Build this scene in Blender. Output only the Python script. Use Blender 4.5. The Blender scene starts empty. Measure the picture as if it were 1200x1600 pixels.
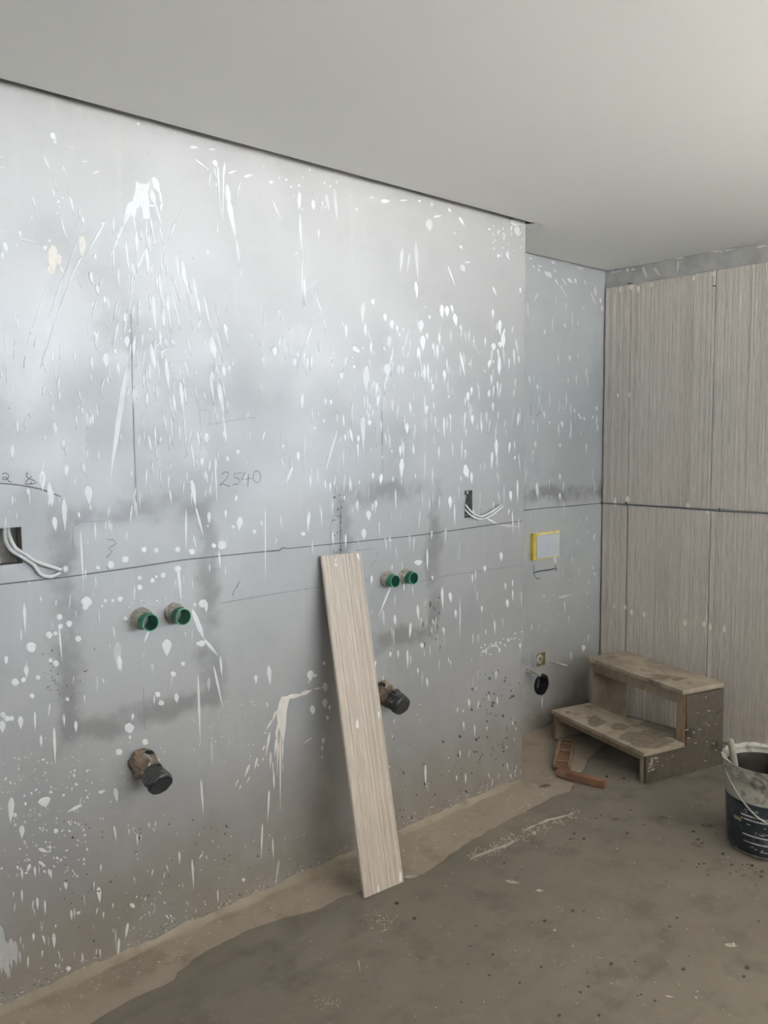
import bpy, bmesh, math, random
import numpy as np
from mathutils import Vector, Matrix, noise as mnoise

# ------------------------------------------------------------------ camera, sky, exposure
CAM = (-2.89797, -2.31, 1.56646)
YAW, PITCH, ROLL, FPX = 0.727537, -0.0885723, -0.0088046, 1272.76
scene = bpy.context.scene
fw = Vector((math.sin(YAW)*math.cos(PITCH), math.cos(YAW)*math.cos(PITCH), math.sin(PITCH)))
r0 = Vector((math.cos(YAW), -math.sin(YAW), 0)); u0 = r0.cross(fw)
RT = r0*math.cos(ROLL)+u0*math.sin(ROLL); UP = -r0*math.sin(ROLL)+u0*math.cos(ROLL)
cd = bpy.data.cameras.new('camera'); cam = bpy.data.objects.new('camera', cd)
scene.collection.objects.link(cam)
cd.sensor_fit = 'HORIZONTAL'; cd.sensor_width = 36; cd.lens = FPX/1200*36; cd.clip_start = .02
cam.matrix_world = Matrix(((RT.x, UP.x, -fw.x, CAM[0]), (RT.y, UP.y, -fw.y, CAM[1]), (RT.z, UP.z, -fw.z, CAM[2]), (0, 0, 0, 1)))
scene.camera = cam

world = bpy.data.worlds.new('sky'); scene.world = world; world.use_nodes = True
bg = world.node_tree.nodes['Background']
bg.inputs[0].default_value = (0.72, 0.86, 1.0, 1); bg.inputs[1].default_value = 7.5
vs = scene.view_settings
vs.view_transform = 'Standard'; vs.look = 'None'; vs.gamma = 1; vs.exposure = 0.52; vs.use_curve_mapping = False
WX0, WX1, WZ0, WZ1, WY = -2.6, 1.0, 1.2, 2.42, -4.6      # unseen window opening, placed in the rear wall to shape the light
RY0, RY1 = -4.3, -2.0                                    # unseen window opening, placed in the right wall beyond the tiles for its light
def portal(size, loc, rot):          # guides sky light through an opening, gives no light of its own
    pl = bpy.data.lights.new('window_portal', 'AREA'); pl.shape = 'RECTANGLE'; pl.size, pl.size_y = size
    pl.cycles.is_portal = True
    po = bpy.data.objects.new('window_portal', pl); scene.collection.objects.link(po); po.location = loc; po.rotation_euler = rot
portal((WX1-WX0, WZ1-WZ0), ((WX0+WX1)/2, WY-.11, (WZ0+WZ1)/2), (math.pi/2, 0, 0))
portal((RY1-RY0, WZ1-WZ0), (1.107+.16, (RY0+RY1)/2, (WZ0+WZ1)/2), (math.pi/2, 0, math.pi/2))

sun = bpy.data.lights.new('sun', 'SUN'); sun.energy = 190; sun.angle = .009; sun.color = (1, .97, .93)
so = bpy.data.objects.new('sun', sun); scene.collection.objects.link(so); so.location = (0, -8, 6)
so.rotation_euler = Vector((-.20, .50, -.85)).to_track_quat('-Z', 'Y').to_euler()     # high sun for the added paving outside; the added overhang keeps it outdoors
D, XR, CZ = 0.326, 1.107, 2.487         # recess depth, tile face, ceiling height
rnd = random.Random(7)
C = scene.collection

# ------------------------------------------------------------------ helpers
def ray(x, y):
    return fw + RT*((x-600)/FPX) + UP*((800-y)/FPX)
def hit(x, y, axis, v):
    d = ray(x, y); t = (v-CAM[axis])/d[axis]; return Vector(CAM)+d*t
def hitp(x, y, p0, n):
    d = ray(x, y); return Vector(CAM)+d*((Vector(p0)-Vector(CAM)).dot(n)/d.dot(n))

def obj(name, verts, faces, mats, parent=None, smooth=False, mi=None):
    me = bpy.data.meshes.new(name); me.from_pydata([tuple(v) for v in verts], [], faces); me.update()
    for m in (mats if isinstance(mats, (list, tuple)) else [mats]): me.materials.append(m)
    if mi is not None:
        for p, i in zip(me.polygons, mi): p.material_index = i
    if smooth: me.polygons.foreach_set('use_smooth', [True]*len(me.polygons))
    o = bpy.data.objects.new(name, me); C.objects.link(o)
    if parent: o.parent = parent
    return o
def bobj(name, bm, mats, parent=None, smooth=False):
    me = bpy.data.meshes.new(name); bm.to_mesh(me); bm.free()
    for m in (mats if isinstance(mats, (list, tuple)) else [mats]): me.materials.append(m)
    if smooth: me.polygons.foreach_set('use_smooth', [True]*len(me.polygons))
    o = bpy.data.objects.new(name, me); C.objects.link(o)
    if parent: o.parent = parent
    return o
def empty(name, loc=(0, 0, 0), rz=0):
    o = bpy.data.objects.new(name, None); C.objects.link(o); o.location = loc; o.rotation_euler = (0, 0, rz)
    o.empty_display_size = .05
    return o
def tag(o, label=None, cat=None, group=None, kind=None):
    if label: o['label'] = label
    if cat: o['category'] = cat
    if group: o['group'] = group
    if kind: o['kind'] = kind
    return o
def boxbm(lo, hi, bev=0.0, seg=1):
    bm = bmesh.new()
    vs_ = [bm.verts.new((x, y, z)) for x in (lo[0], hi[0]) for y in (lo[1], hi[1]) for z in (lo[2], hi[2])]
    for f in ((0, 1, 3, 2), (4, 6, 7, 5), (0, 4, 5, 1), (2, 3, 7, 6), (0, 2, 6, 4), (1, 5, 7, 3)):
        bm.faces.new([vs_[i] for i in f])
    bmesh.ops.recalc_face_normals(bm, faces=bm.faces)
    if bev: bmesh.ops.bevel(bm, geom=list(bm.edges), offset=bev, segments=seg, affect='EDGES')
    return bm
def prismbm(outline, a0, a1, axis, bev=0.0):
    """outline of 2-D points extruded along axis ('x','y','z') from a0 to a1"""
    bm = bmesh.new()
    def P(p, a):
        return {'x': (a, p[0], p[1]), 'y': (p[0], a, p[1]), 'z': (p[0], p[1], a)}[axis]
    A = [bm.verts.new(P(p, a0)) for p in outline]; B = [bm.verts.new(P(p, a1)) for p in outline]
    bm.faces.new(A); bm.faces.new(B[::-1]); n = len(A)
    for i in range(n): bm.faces.new((A[i], B[i], B[(i+1) % n], A[(i+1) % n]))
    bmesh.ops.recalc_face_normals(bm, faces=bm.faces)
    if bev: bmesh.ops.bevel(bm, geom=list(bm.edges), offset=bev, segments=1, affect='EDGES')
    return bm
def tube(path, r, n=10, cap=True):
    """swept tube; r is a number or one per point"""
    P = [Vector(p) for p in path]; V = []; F = []
    up = Vector((0, 0, 1)); prev = None
    for i, p in enumerate(P):
        t = (P[min(i+1, len(P)-1)]-P[max(i-1, 0)]).normalized()
        if prev is None:
            a = t.cross(up)
            if a.length < 1e-3: a = t.cross(Vector((1, 0, 0)))
            a.normalize()
        else:
            a = (prev-t*prev.dot(t)).normalized()
        prev = a; b = t.cross(a); rr = r[i] if isinstance(r, (list, tuple)) else r
        for k in range(n):
            an = 2*math.pi*k/n; V.append(p+a*(rr*math.cos(an))+b*(rr*math.sin(an)))
    for i in range(len(P)-1):
        for k in range(n):
            F.append((i*n+k, i*n+(k+1) % n, (i+1)*n+(k+1) % n, (i+1)*n+k))
    if cap:
        F.append(tuple(range(n))[::-1]); F.append(tuple((len(P)-1)*n+k for k in range(n)))
    return V, F
def smoothpath(pts, n=6):
    P = [Vector(p) for p in pts]; out = []
    for i in range(len(P)-1):
        a, b, c, d = P[max(i-1, 0)], P[i], P[i+1], P[min(i+2, len(P)-1)]
        for k in range(n):
            t = k/n
            out.append(.5*((2*b)+(c-a)*t+(2*a-5*b+4*c-d)*t*t+(3*b-a-3*c+d)*t**3))
    out.append(P[-1]); return out
def lathe(profile, n=40, centre=(0, 0), wob=None):
    V = []; F = []
    for i, (r, z) in enumerate(profile):
        for k in range(n):
            a = 2*math.pi*k/n; w = wob(a, z, i) if wob else 0
            V.append((centre[0]+(r+w)*math.cos(a), centre[1]+(r+w)*math.sin(a), z))
    for i in range(len(profile)-1):
        for k in range(n):
            F.append((i*n+k, i*n+(k+1) % n, (i+1)*n+(k+1) % n, (i+1)*n+k))
    return V, F

# ------------------------------------------------------------------ materials
class NT:
    def __init__(s, name):
        s.m = bpy.data.materials.new(name); s.m.use_nodes = True; s.t = s.m.node_tree
        s.b = s.t.nodes['Principled BSDF']; s.co = s.n('ShaderNodeTexCoord').outputs['Object']
    def n(s, typ, **kw):
        x = s.t.nodes.new(typ)
        for k, v in kw.items(): setattr(x, k, v)
        return x
    def l(s, a, b): s.t.links.new(a, b)
    def put(s, sock, v):
        if hasattr(v, 'is_output'): s.l(v, sock)
        else: sock.default_value = v
    def noise(s, scale, detail=4, rough=.55, stretch=None, dist=0, off=(0, 0, 0)):
        x = s.n('ShaderNodeTexNoise'); x.inputs['Scale'].default_value = scale
        x.inputs['Detail'].default_value = detail; x.inputs['Roughness'].default_value = rough
        x.inputs['Distortion'].default_value = dist
        mp = s.n('ShaderNodeMapping'); mp.inputs['Scale'].default_value = stretch or (1, 1, 1); mp.inputs['Location'].default_value = off
        s.l(s.co, mp.inputs[0]); s.l(mp.outputs[0], x.inputs['Vector'])
        return x.outputs[0]
    def ramp(s, f, a, b, lo=0., hi=1.):
        x = s.n('ShaderNodeMapRange'); x.interpolation_type = 'SMOOTHSTEP'
        s.put(x.inputs[0], f); x.inputs[1].default_value = a; x.inputs[2].default_value = b
        x.inputs[3].default_value = lo; x.inputs[4].default_value = hi
        return x.outputs[0]
    def math(s, op, a, b=None, c=None):
        x = s.n('ShaderNodeMath', operation=op); s.put(x.inputs[0], a)
        if b is not None: s.put(x.inputs[1], b)
        if c is not None: s.put(x.inputs[2], c)
        return x.outputs[0]
    def mix(s, f, a, b, mode='MIX'):
        x = s.n('ShaderNodeMix', data_type='RGBA', blend_type=mode)
        s.put(x.inputs[0], f)
        for k, v in ((6, a), (7, b)):
            if hasattr(v, 'is_output'): s.l(v, x.inputs[k])
            else: x.inputs[k].default_value = (*v, 1) if len(v) == 3 else v
        return x.outputs[2]
    def xyz(s):
        x = s.n('ShaderNodeSeparateXYZ'); s.l(s.co, x.inputs[0]); return x.outputs
    def col(s, c): s.put(s.b.inputs['Base Color'], (*c, 1) if isinstance(c, tuple) else c)
    def rough(s, r): s.put(s.b.inputs['Roughness'], r)
    def spec(s, v): s.b.inputs['Specular IOR Level'].default_value = v
    def bump(s, h, strength=.3, dist=.01):
        x = s.n('ShaderNodeBump'); x.inputs['Strength'].default_value = strength; x.inputs['Distance'].default_value = dist
        s.l(h, x.inputs['Height']); s.l(x.outputs[0], s.b.inputs['Normal'])
def plain(name, c, r=.6, var=.12, scale=30, spec=.5, metal=0, bump=0):
    t = NT(name); n = t.noise(scale)
    t.col(t.mix(t.ramp(n, .3, .7), tuple(v*(1-var) for v in c), tuple(min(1, v*(1+var)) for v in c)))
    t.rough(r); t.spec(spec); t.b.inputs['Metallic'].default_value = metal
    if bump: t.bump(n, bump, .004)
    return t.m

def wallmat(name, boxes, base=(.43, .43, .43), band=None):
    """grey semi-matt sealed cement wall; boxes = patched chases (x0,x1,z0,z1)"""
    t = NT(name); X, Y, Z = t.xyz()
    big = t.noise(1.3, 3, .5, off=(3, 1, 7)); mid = t.noise(4.5, 5, .6); fine = t.noise(40, 4, .6)
    streak = t.noise(9, 3, .5, stretch=(2.2, 1, .25))
    c = t.mix(t.ramp(big, .3, .7), tuple(v*.9 for v in base), tuple(v*1.1 for v in base))
    c = t.mix(t.ramp(mid, .5, .8, 0, .3), c, tuple(v*.72 for v in base))
    c = t.mix(t.ramp(streak, .55, .8, 0, .22), c, (.56, .56, .55))
    c = t.mix(t.ramp(fine, .55, .75, 0, .14), c, (.27, .26, .25))
    wob = t.math('MULTIPLY', t.math('SUBTRACT', t.noise(7, 5, .6, off=(5, 5, 5)), .5), .16)
    patchy = t.ramp(t.noise(6, 4, .6, off=(9, 2, 4)), .27, .58)
    for (x0, x1, z0, z1) in boxes:
        dx = t.math('SUBTRACT', t.math('ABSOLUTE', t.math('SUBTRACT', X, (x0+x1)/2)), (x1-x0)/2)
        dz = t.math('SUBTRACT', t.math('ABSOLUTE', t.math('SUBTRACT', Z, (z0+z1)/2)), (z1-z0)/2)
        sd = t.math('ADD', t.math('MAXIMUM', dx, dz), wob)
        ring = t.math('MULTIPLY', t.ramp(t.math('ABSOLUTE', sd), .012, .06, 1, 0), patchy)
        c = t.mix(t.math('MULTIPLY', ring, .62), c, (.20, .195, .19))
        c = t.mix(t.ramp(sd, -.04, -.01, .18, 0), c, tuple(v*1.08 for v in base))
    # dusty cement splash at the wall foot, carried higher to paint in warm floor bounce
    dust_bounce = t.math('MULTIPLY', t.ramp(t.math('ADD', Z, t.math('MULTIPLY', wob, 1.2)), .02, .60, 1, 0), t.ramp(mid, .25, .6, .45, 1))
    c = t.mix(t.math('MULTIPLY', dust_bounce, .75), c, (.30, .26, .21))
    t.col(c); t.rough(t.ramp(mid, .3, .7, .46, .58)); t.spec(.5); t.b.inputs['Metallic'].default_value = .42
    t.bump(t.math('ADD', fine, t.math('MULTIPLY', mid, 1.5)), .12, .004)
    return t.m

def PX(x0, y0, x1, y1, y=0.):
    a = hit(x0, y0, 1, y); b = hit(x1, y1, 1, y)
    return (min(a.x, b.x), max(a.x, b.x), min(a.z, b.z), max(a.z, b.z))
M = {}
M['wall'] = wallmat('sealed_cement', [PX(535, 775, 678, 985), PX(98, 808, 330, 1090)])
M['wallr'] = wallmat('sealed_cement_lightened', [(.16, 1.4, -.6, 1.27)], (.56, .57, .57))  # same cement as the main wall, colour lightened to offset missing light
M['wallplain'] = plain('raw_grey_render', (.34, .335, .32), .85, .15, 9)
t = NT('ceiling_plaster'); n = t.noise(1.5, 3); t.col(t.mix(n, (.76, .745, .72), (.80, .785, .76))); t.rough(.85); t.bump(t.noise(60), .03, .003); M['ceil'] = t.m
M['bounce'] = plain('sun_bounce_paving', (.58, .56, .53), .9, .08, 3)
M['skyblock'] = plain('dark_sky_blocker', (.05, .045, .04), .8, .2, 6)
M['slab'] = plain('raw_slab', (.16, .16, .155), .9, .2, 8)
M['paint'] = plain('white_paint_splash', (.84, .84, .83), .5, .04, 40)
M['cream'] = plain('cream_paint_splash', (.82, .77, .70), .6, .05, 40)
M['wash'] = plain('thin_white_paint', (.60, .60, .60), .5, .06, 25, metal=.3)
M['speck'] = plain('dark_cement_splash', (.11, .105, .10), .7, .2, 30)
M['pencil'] = plain('pencil_graphite', (.10, .10, .11), .6, .2, 200)
M['pencil2'] = plain('faint_pencil', (.24, .24, .25), .6, .2, 200)

def floormat(name, base, alt, dark, rough, wave):
    t = NT(name); big = t.noise(1.6, 4, .6, dist=.6); mid = t.noise(6, 6, .62); fine = t.noise(55, 5, .65)
    c = t.mix(t.ramp(big, .3, .7), base, alt)
    c = t.mix(t.ramp(mid, .50, .70, 0, .8), c, dark)
    c = t.mix(t.ramp(t.noise(13, 6, .7, dist=.9), .54, .74, 0, .5), c, tuple(v*1.35 for v in base))
    c = t.mix(t.ramp(fine, .62, .8, 0, .35), c, tuple(v*1.7 for v in base))
    if wave:   # trowel sweeps
        sw = t.noise(3.5, 4, .55, stretch=(.5, 2.6, 1), dist=.8)
        c = t.mix(t.ramp(sw, .5, .75, 0, .35), c, tuple(v*.62 for v in base))
    t.col(c); t.rough(t.ramp(mid, .3, .7, rough-.1, rough+.12)); t.spec(.35)
    t.bump(t.math('ADD', fine, t.math('MULTIPLY', mid, 2.)), .25, .006)
    return t.m
M['screed'] = floormat('damp_cement_screed', (.142, .127, .100), (.172, .155, .123), (.112, .10, .079), .62, True)
M['sand'] = floormat('dusty_cement_floor', (.29, .25, .195), (.335, .29, .23), (.22, .187, .145), .8, False)

def tilemat(name, base):
    t = NT(name); f = t.noise(210, 4, .7, stretch=(1, 1, .035)); g = t.noise(3, 3); e = t.noise(90, 4, .7, stretch=(1, 1, .3))
    c = t.mix(t.ramp(f, .3, .7), tuple(v*.78 for v in base), tuple(v*1.14 for v in base))
    c = t.mix(t.ramp(g, .3, .7, 0, .25), c, tuple(v*.85 for v in base))
    c = t.mix(t.ramp(e, .45, .7, 0, .22), c, tuple(v*.7 for v in base))
    t.col(c); t.rough(.5); t.spec(.4); t.bump(t.math('ADD', f, e), .25, .002)
    return t.m
M['tile'] = tilemat('ribbed_stone_tile', (.62, .57, .505))
M['offcut'] = tilemat('beige_ribbed_tile', (.61, .53, .45))
M['tileedge'] = plain('tile_body', (.62, .56, .49), .75, .08, 60)

def woodmat(name, base, stain, st=(1, 1, 1), amt=.6, sc=9):
    t = NT(name); g = t.noise(sc, 5, .65, stretch=st, dist=.5); s_ = t.noise(7, 4, .6, off=(2, 8, 1)); fine = t.noise(70, 4, .7)
    c = t.mix(t.ramp(g, .3, .7), tuple(v*.78 for v in base), tuple(v*1.15 for v in base))
    c = t.mix(t.ramp(s_, .54, .66, 0, amt), c, stain)
    c = t.mix(t.ramp(fine, .58, .75, 0, .25), c, tuple(min(1, v*1.5) for v in base))
    t.col(c); t.rough(.75); t.spec(.3); t.bump(t.math('ADD', g, fine), .25, .004)
    return t.m
M['tread'] = woodmat('dusty_plywood', (.36, .305, .235), (.15, .125, .09), (1, 1, 1), .75)
M['ply'] = woodmat('old_plywood', (.29, .235, .17), (.18, .14, .10), (1, 6, 1), .3)
M['osb'] = woodmat('cement_smeared_board', (.078, .068, .052), (.028, .025, .02), (2.5, 2.5, 2.5), .9, 14)
M['plyedge'] = plain('reddish_board_edge', (.28, .15, .085), .8, .2, 40)
M['redwood'] = woodmat('reddish_timber', (.135, .070, .042), (.09, .05, .032), (1, 1, 1), .4)
M['redpale'] = woodmat('timber_face', (.19, .125, .085), (.11, .07, .045), (1, 1, 1), .5)

t = NT('green_pipe_plastic'); n = t.noise(45, 5, .7)
t.col(t.mix(t.ramp(n, .56, .66, 0, .75), (.02, .19, .11), (.38, .36, .31))); t.rough(.4); M['green'] = t.m
M['greenrim'] = plain('green_pipe_rim', (.16, .40, .28), .4, .1, 20)
M['greenin'] = plain('green_pipe_bore', (.012, .16, .09), .38, .1, 20)
M['mortar'] = plain('mortar_crust', (.40, .37, .32), .9, .25, 60, bump=.5)
M['pvc'] = woodmat('mortar_smeared_pipe', (.20, .155, .115), (.07, .06, .05), (1, 1, 1), .7, 25)
t = NT('black_plastic_film'); n = t.noise(35, 5, .6)
t.col(t.mix(t.ramp(n, .6, .72, 0, .6), (.028, .028, .03), (.24, .235, .225))); t.rough(.35); t.bump(n, .5, .006); M['black'] = t.m
M['rubber'] = plain('black_rubber', (.012, .012, .012), .6, .2, 30)
M['cable'] = plain('white_cable_sheath', (.74, .73, .71), .45, .05, 60)
M['boxm'] = plain('galvanised_back_box', (.24, .225, .205), .5, .25, 30)
M['brass'] = plain('brass_fitting', (.40, .34, .17), .45, .15, 60, metal=.4)
M['yellow'] = plain('yellow_plastic_frame', (.62, .46, .06), .5, .12, 40)
M['paleyel'] = plain('pale_yellow_edge', (.72, .62, .30), .55, .1, 40)
M['whitepl'] = plain('white_plastic_cover', (.60, .62, .66), .35, .03, 20)
M['pin'] = plain('pale_plastic_sleeve', (.48, .45, .38), .6, .15, 40)
M['frame'] = plain('white_window_frame', (.75, .75, .74), .4, .03, 20)
t = NT('bucket_plastic'); n = t.noise(28, 6, .65); n2 = t.noise(10, 4, .6)
c = t.mix(t.ramp(n, .5, .62, 0, .85), (.42, .41, .36), (.20, .185, .15)); c = t.mix(t.ramp(n2, .5, .66, 0, .7), c, (.13, .12, .095))
t.col(c); t.rough(.6); M['bucket'] = t.m
t = NT('bucket_label_film'); n = t.noise(35, 6, .68); n2 = t.noise(9, 4, .6, stretch=(1, 1, .4))
c = t.mix(t.ramp(n, .56, .7, 0, .55), (.018, .023, .032), (.17, .18, .18)); c = t.mix(t.ramp(n2, .58, .75, 0, .6), c, (.23, .225, .20))
t.col(c); t.rough(.5); M['label'] = t.m
t = NT('label_print'); n = t.noise(40, 5, .7); t.col(t.mix(t.ramp(n, .5, .62), (.58, .58, .56), (.17, .17, .165))); t.rough(.6); M['print'] = t.m
M['bucketin'] = plain('bucket_inside_mortar', (.018, .016, .012), .9, .3, 20, bump=.4)
M['wire'] = plain('bucket_bail', (.50, .49, .45), .5, .2, 40)
M['stick'] = woodmat('mortar_dusted_wood', (.36, .33, .27), (.22, .19, .15), (1, 1, .3), .4)
M['treadstain'] = plain('damp_tread_stain', (.17, .142, .103), .6, .25, 50)
M['stain'] = plain('damp_floor_stain', (.095, .085, .067), .7, .2, 60)
M['crumb'] = plain('dark_crumb', (.07, .065, .055), .9, .3, 80)
M['pale'] = plain('pale_mortar_smear', (.40, .365, .30), .85, .2, 40)

# ------------------------------------------------------------------ strokes of paint, pencil and mortar lying on a surface
class Strokes:
    """each stroke is a thin raised film on a plane; outlines are given as photo directions and land on the wall they stain"""
    def __init__(s, land, nrm, base=.0004):
        s.land = land; s.nrm = Vector(nrm); s.V = []; s.F = []; s.mi = []; s.k = 0; s.base = base
    def poly(s, pts, mi=0, inner=.8, th=.0004):
        W = [s.land(x, y) for x, y in pts]; n = len(W); b = len(s.V)
        cen = sum(W, Vector())/n; s.k += 1; j = s.base+(s.k % 23)*.00003
        s.V += [w+s.nrm*(j*.15) for w in W]
        s.V += [cen+(w-cen)*inner+s.nrm*(j+th) for w in W]
        for i in range(n):
            k = (i+1) % n; s.F.append((b+i, b+k, b+n+k, b+n+i)); s.mi.append(mi)
        s.F.append(tuple(b+n+i for i in range(n))); s.mi.append(mi)
    def stroke(s, x0, y0, x1, y1, w, bias=.4, mi=0, wob=.12):
        L = math.hypot(x1-x0, y1-y0); k = max(L, 1e-3); dx, dy = (x1-x0)/k, (y1-y0)/k
        if L < w*.6:      # round drop
            m = 14; pts = []
            for i in range(m):
                a = 2*math.pi*i/m; q = 1+rnd.uniform(-wob, wob)
                ax = (L/2+w/2)*math.cos(a)*q; ay = w/2*math.sin(a)*q
                pts.append(((x0+x1)/2+dx*ax-dy*ay, (y0+y1)/2+dy*ax+dx*ay))
            return s.poly(pts, mi)
        m = 10 if w > 2.2 else 6; side = []; oth = []
        for i in range(m+1):
            q = .5-.5*math.cos(math.pi*i/m)
            f = math.sqrt(max(0, 1-((bias-q)/bias)**2)) if q < bias else 1-((q-bias)/(1-bias))**1.35
            f = max(f, .14 if 0 < i < m else .04)*(1+rnd.uniform(-wob, wob)*.7)
            px, py = x0+dx*L*q, y0+dy*L*q
            side.append((px-dy*w/2*f, py+dx*w/2*f)); oth.append((px+dy*w/2*f, py-dx*w/2*f))
        # an elongated film: raise the middle line, keep the rim on the wall
        W1 = [s.land(*p) for p in side]; W2 = [s.land(*p) for p in oth]; b = len(s.V)
        s.k += 1; j = s.base+(s.k % 23)*.00003
        for a, c in zip(W1, W2):
            mdl = (a+c)/2
            s.V += [a+s.nrm*(j*.15), (a*.7+mdl*.3)+s.nrm*(j+.0002), (c*.7+mdl*.3)+s.nrm*(j+.0002), c+s.nrm*(j*.15)]
        for i in range(m):
            for q in range(3):
                o = b+i*4+q; s.F.append((o, o+1, o+5, o+4)); s.mi.append(mi)
    def many(s, ox, oy, sc, lst, mi=0, thin=2):
        for e in lst:
            f = mi
            if e[-1] == 'f': f = thin; e = e[:-1]
            elif e[-1] == 'c': f = 1; e = e[:-1]
            b = e[5] if len(e) > 5 else .4
            s.stroke(ox+e[0]/sc, oy+e[1]/sc, ox+e[2]/sc, oy+e[3]/sc, e[4]/sc, b, f)
    def dots(s, ox, oy, sc, lst, mi=0):
        for x, y, r in lst: s.stroke(ox+x/sc, oy+y/sc, ox+x/sc+.1, oy+y/sc+.3, 2*r/sc*.62, .5, mi)
    def line(s, pts, w, mi=0, ox=0, oy=0, sc=1):
        P = [s.land(ox+x/sc, oy+y/sc) for x, y in pts]; b = len(s.V); n = len(P)
        for i, p in enumerate(P):
            tg = (P[min(i+1, n-1)]-P[max(i-1, 0)]).normalized(); q = tg.cross(s.nrm)
            ww = w*(1+rnd.uniform(-.3, .3))
            s.V += [p+q*ww/2+s.nrm*.0005, p-q*ww/2+s.nrm*.0005]
        for i in range(n-1):
            s.F.append((b+2*i, b+2*i+1, b+2*i+3, b+2*i+2)); s.mi.append(mi)
    def build(s, name, mats, parent, kind='stuff'):
        o = obj(name, s.V, s.F, mats, parent, mi=s.mi); tag(o, kind=kind); return o

# ------------------------------------------------------------------ structure
def sheet(name, to3, outer, holes, mat, normal, parent=None):
    """flat wall sheet with openings; to3 maps 2-D to 3-D"""
    bm = bmesh.new(); edges = []
    for loop in [outer]+holes:
        v = [bm.verts.new(to3(*p)) for p in loop]
        edges += [bm.edges.new((v[i], v[(i+1) % len(v)])) for i in range(len(v))]
    bmesh.ops.triangle_fill(bm, use_beauty=True, use_dissolve=False, edges=edges)
    for f in bm.faces:
        f.normal_update()
        if f.normal.dot(Vector(normal)) < 0: f.normal_flip()
    return bobj(name, bm, mat, parent)
def rect(a0, a1, b0, b1): return [(a0, b0), (a1, b0), (a1, b1), (a0, b1)]
def add_boxhole(V, F, x0, x1, z0, z1, y0, y1):
    b = len(V)
    for y in (y0, y1): V += [(x0, y, z0), (x1, y, z0), (x1, y, z1), (x0, y, z1)]
    for i in range(4): F.append((b+i, b+(i+1) % 4, b+4+(i+1) % 4, b+4+i))

XL, SLAB = -4.3, 2.64
H1 = PX(725.5, 767, 738, 808)           # narrow socket chase by the corner
H2 = (-2.29, -2.167, 1.238, 1.338)      # square socket chase at the left
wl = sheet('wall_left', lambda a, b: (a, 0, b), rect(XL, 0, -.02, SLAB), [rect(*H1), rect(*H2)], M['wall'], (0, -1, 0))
tag(wl, 'grey sealed cement wall covered in white paint splashes and pencil marks', kind='structure')
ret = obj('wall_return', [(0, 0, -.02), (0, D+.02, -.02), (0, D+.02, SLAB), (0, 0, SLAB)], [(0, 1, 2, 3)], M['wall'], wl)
ring = [(.565+.053*math.cos(2*math.pi*i/28), .252+.053*math.sin(2*math.pi*i/28)) for i in range(28)]
HB = (.528, .603, .352, .424)
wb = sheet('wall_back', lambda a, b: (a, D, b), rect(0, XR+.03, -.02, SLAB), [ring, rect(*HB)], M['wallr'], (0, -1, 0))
tag(wb, 'recessed grey cement wall behind the corner with cistern and drain openings', kind='structure')
wr = sheet('wall_right', lambda a, b: (XR+.012, a, b), rect(WY, D+.02, -.02, SLAB), [rect(RY0, RY1, WZ0, WZ1)], M['wallplain'], (-1, 0, 0))
tag(wr, 'right wall clad in vertically ribbed beige stone tiles', kind='structure')
ws = obj('wall_side', [(XL, WY, -.02), (XL, .02, -.02), (XL, .02, SLAB), (XL, WY, SLAB)], [(0, 1, 2, 3)], M['ceil']); tag(ws, 'plain white plastered wall on the near side of the room', kind='structure')
wz = sheet('wall_rear', lambda a, b: (a, WY, b), rect(XL, XR+.03, -.02, SLAB), [rect(WX0, WX1, WZ0, WZ1)], M['ceil'], (0, 1, 0))
tag(wz, 'plain white plastered rear wall with a wide window opening', kind='structure')
V, F = [], []; add_boxhole(V, F, WX0, WX1, WZ0, WZ1, WY-.2, WY); obj('reveal', V, F, M['wallplain'], wz)
V, F = [], []; add_boxhole(V, F, RY0, RY1, WZ0, WZ1, 0, .2); obj('reveal', [(XR+.012+v[1], v[0], v[2]) for v in V], F, M['wallplain'], wr)
def window(name, label, a0, a1, place):
    wn = empty(name, place((a0+a1)/2, 0, WZ0)); tag(wn, label, kind='structure'); am = (a0+a1)/2
    for (x0, x1, z0, z1) in ((a0, a1, WZ0, WZ0+.05), (a0, a1, WZ1-.05, WZ1), (a0, a0+.05, WZ0+.05, WZ1-.05), (a1-.05, a1, WZ0+.05, WZ1-.05), (am-.03, am+.03, WZ0+.05, WZ1-.05)):
        p, q = place(x0, -.03, z0), place(x1, .03, z1)
        o = bobj('window_frame', boxbm([min(a, b) for a, b in zip(p, q)], [max(a, b) for a, b in zip(p, q)], .004), M['frame'], wn)
        o.matrix_parent_inverse = Matrix.Translation(wn.location).inverted()
window('unseen_window_1', 'unseen wide white framed window opening, placed in the rear wall for its light', WX0, WX1, lambda a, t_, z: (a, WY-.06+t_, z))
window('unseen_window_2', 'unseen wide white framed window opening, placed in the right wall beyond the tiles for its light', RY0, RY1, lambda a, t_, z: (XR+.08+t_, a, z))

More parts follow.
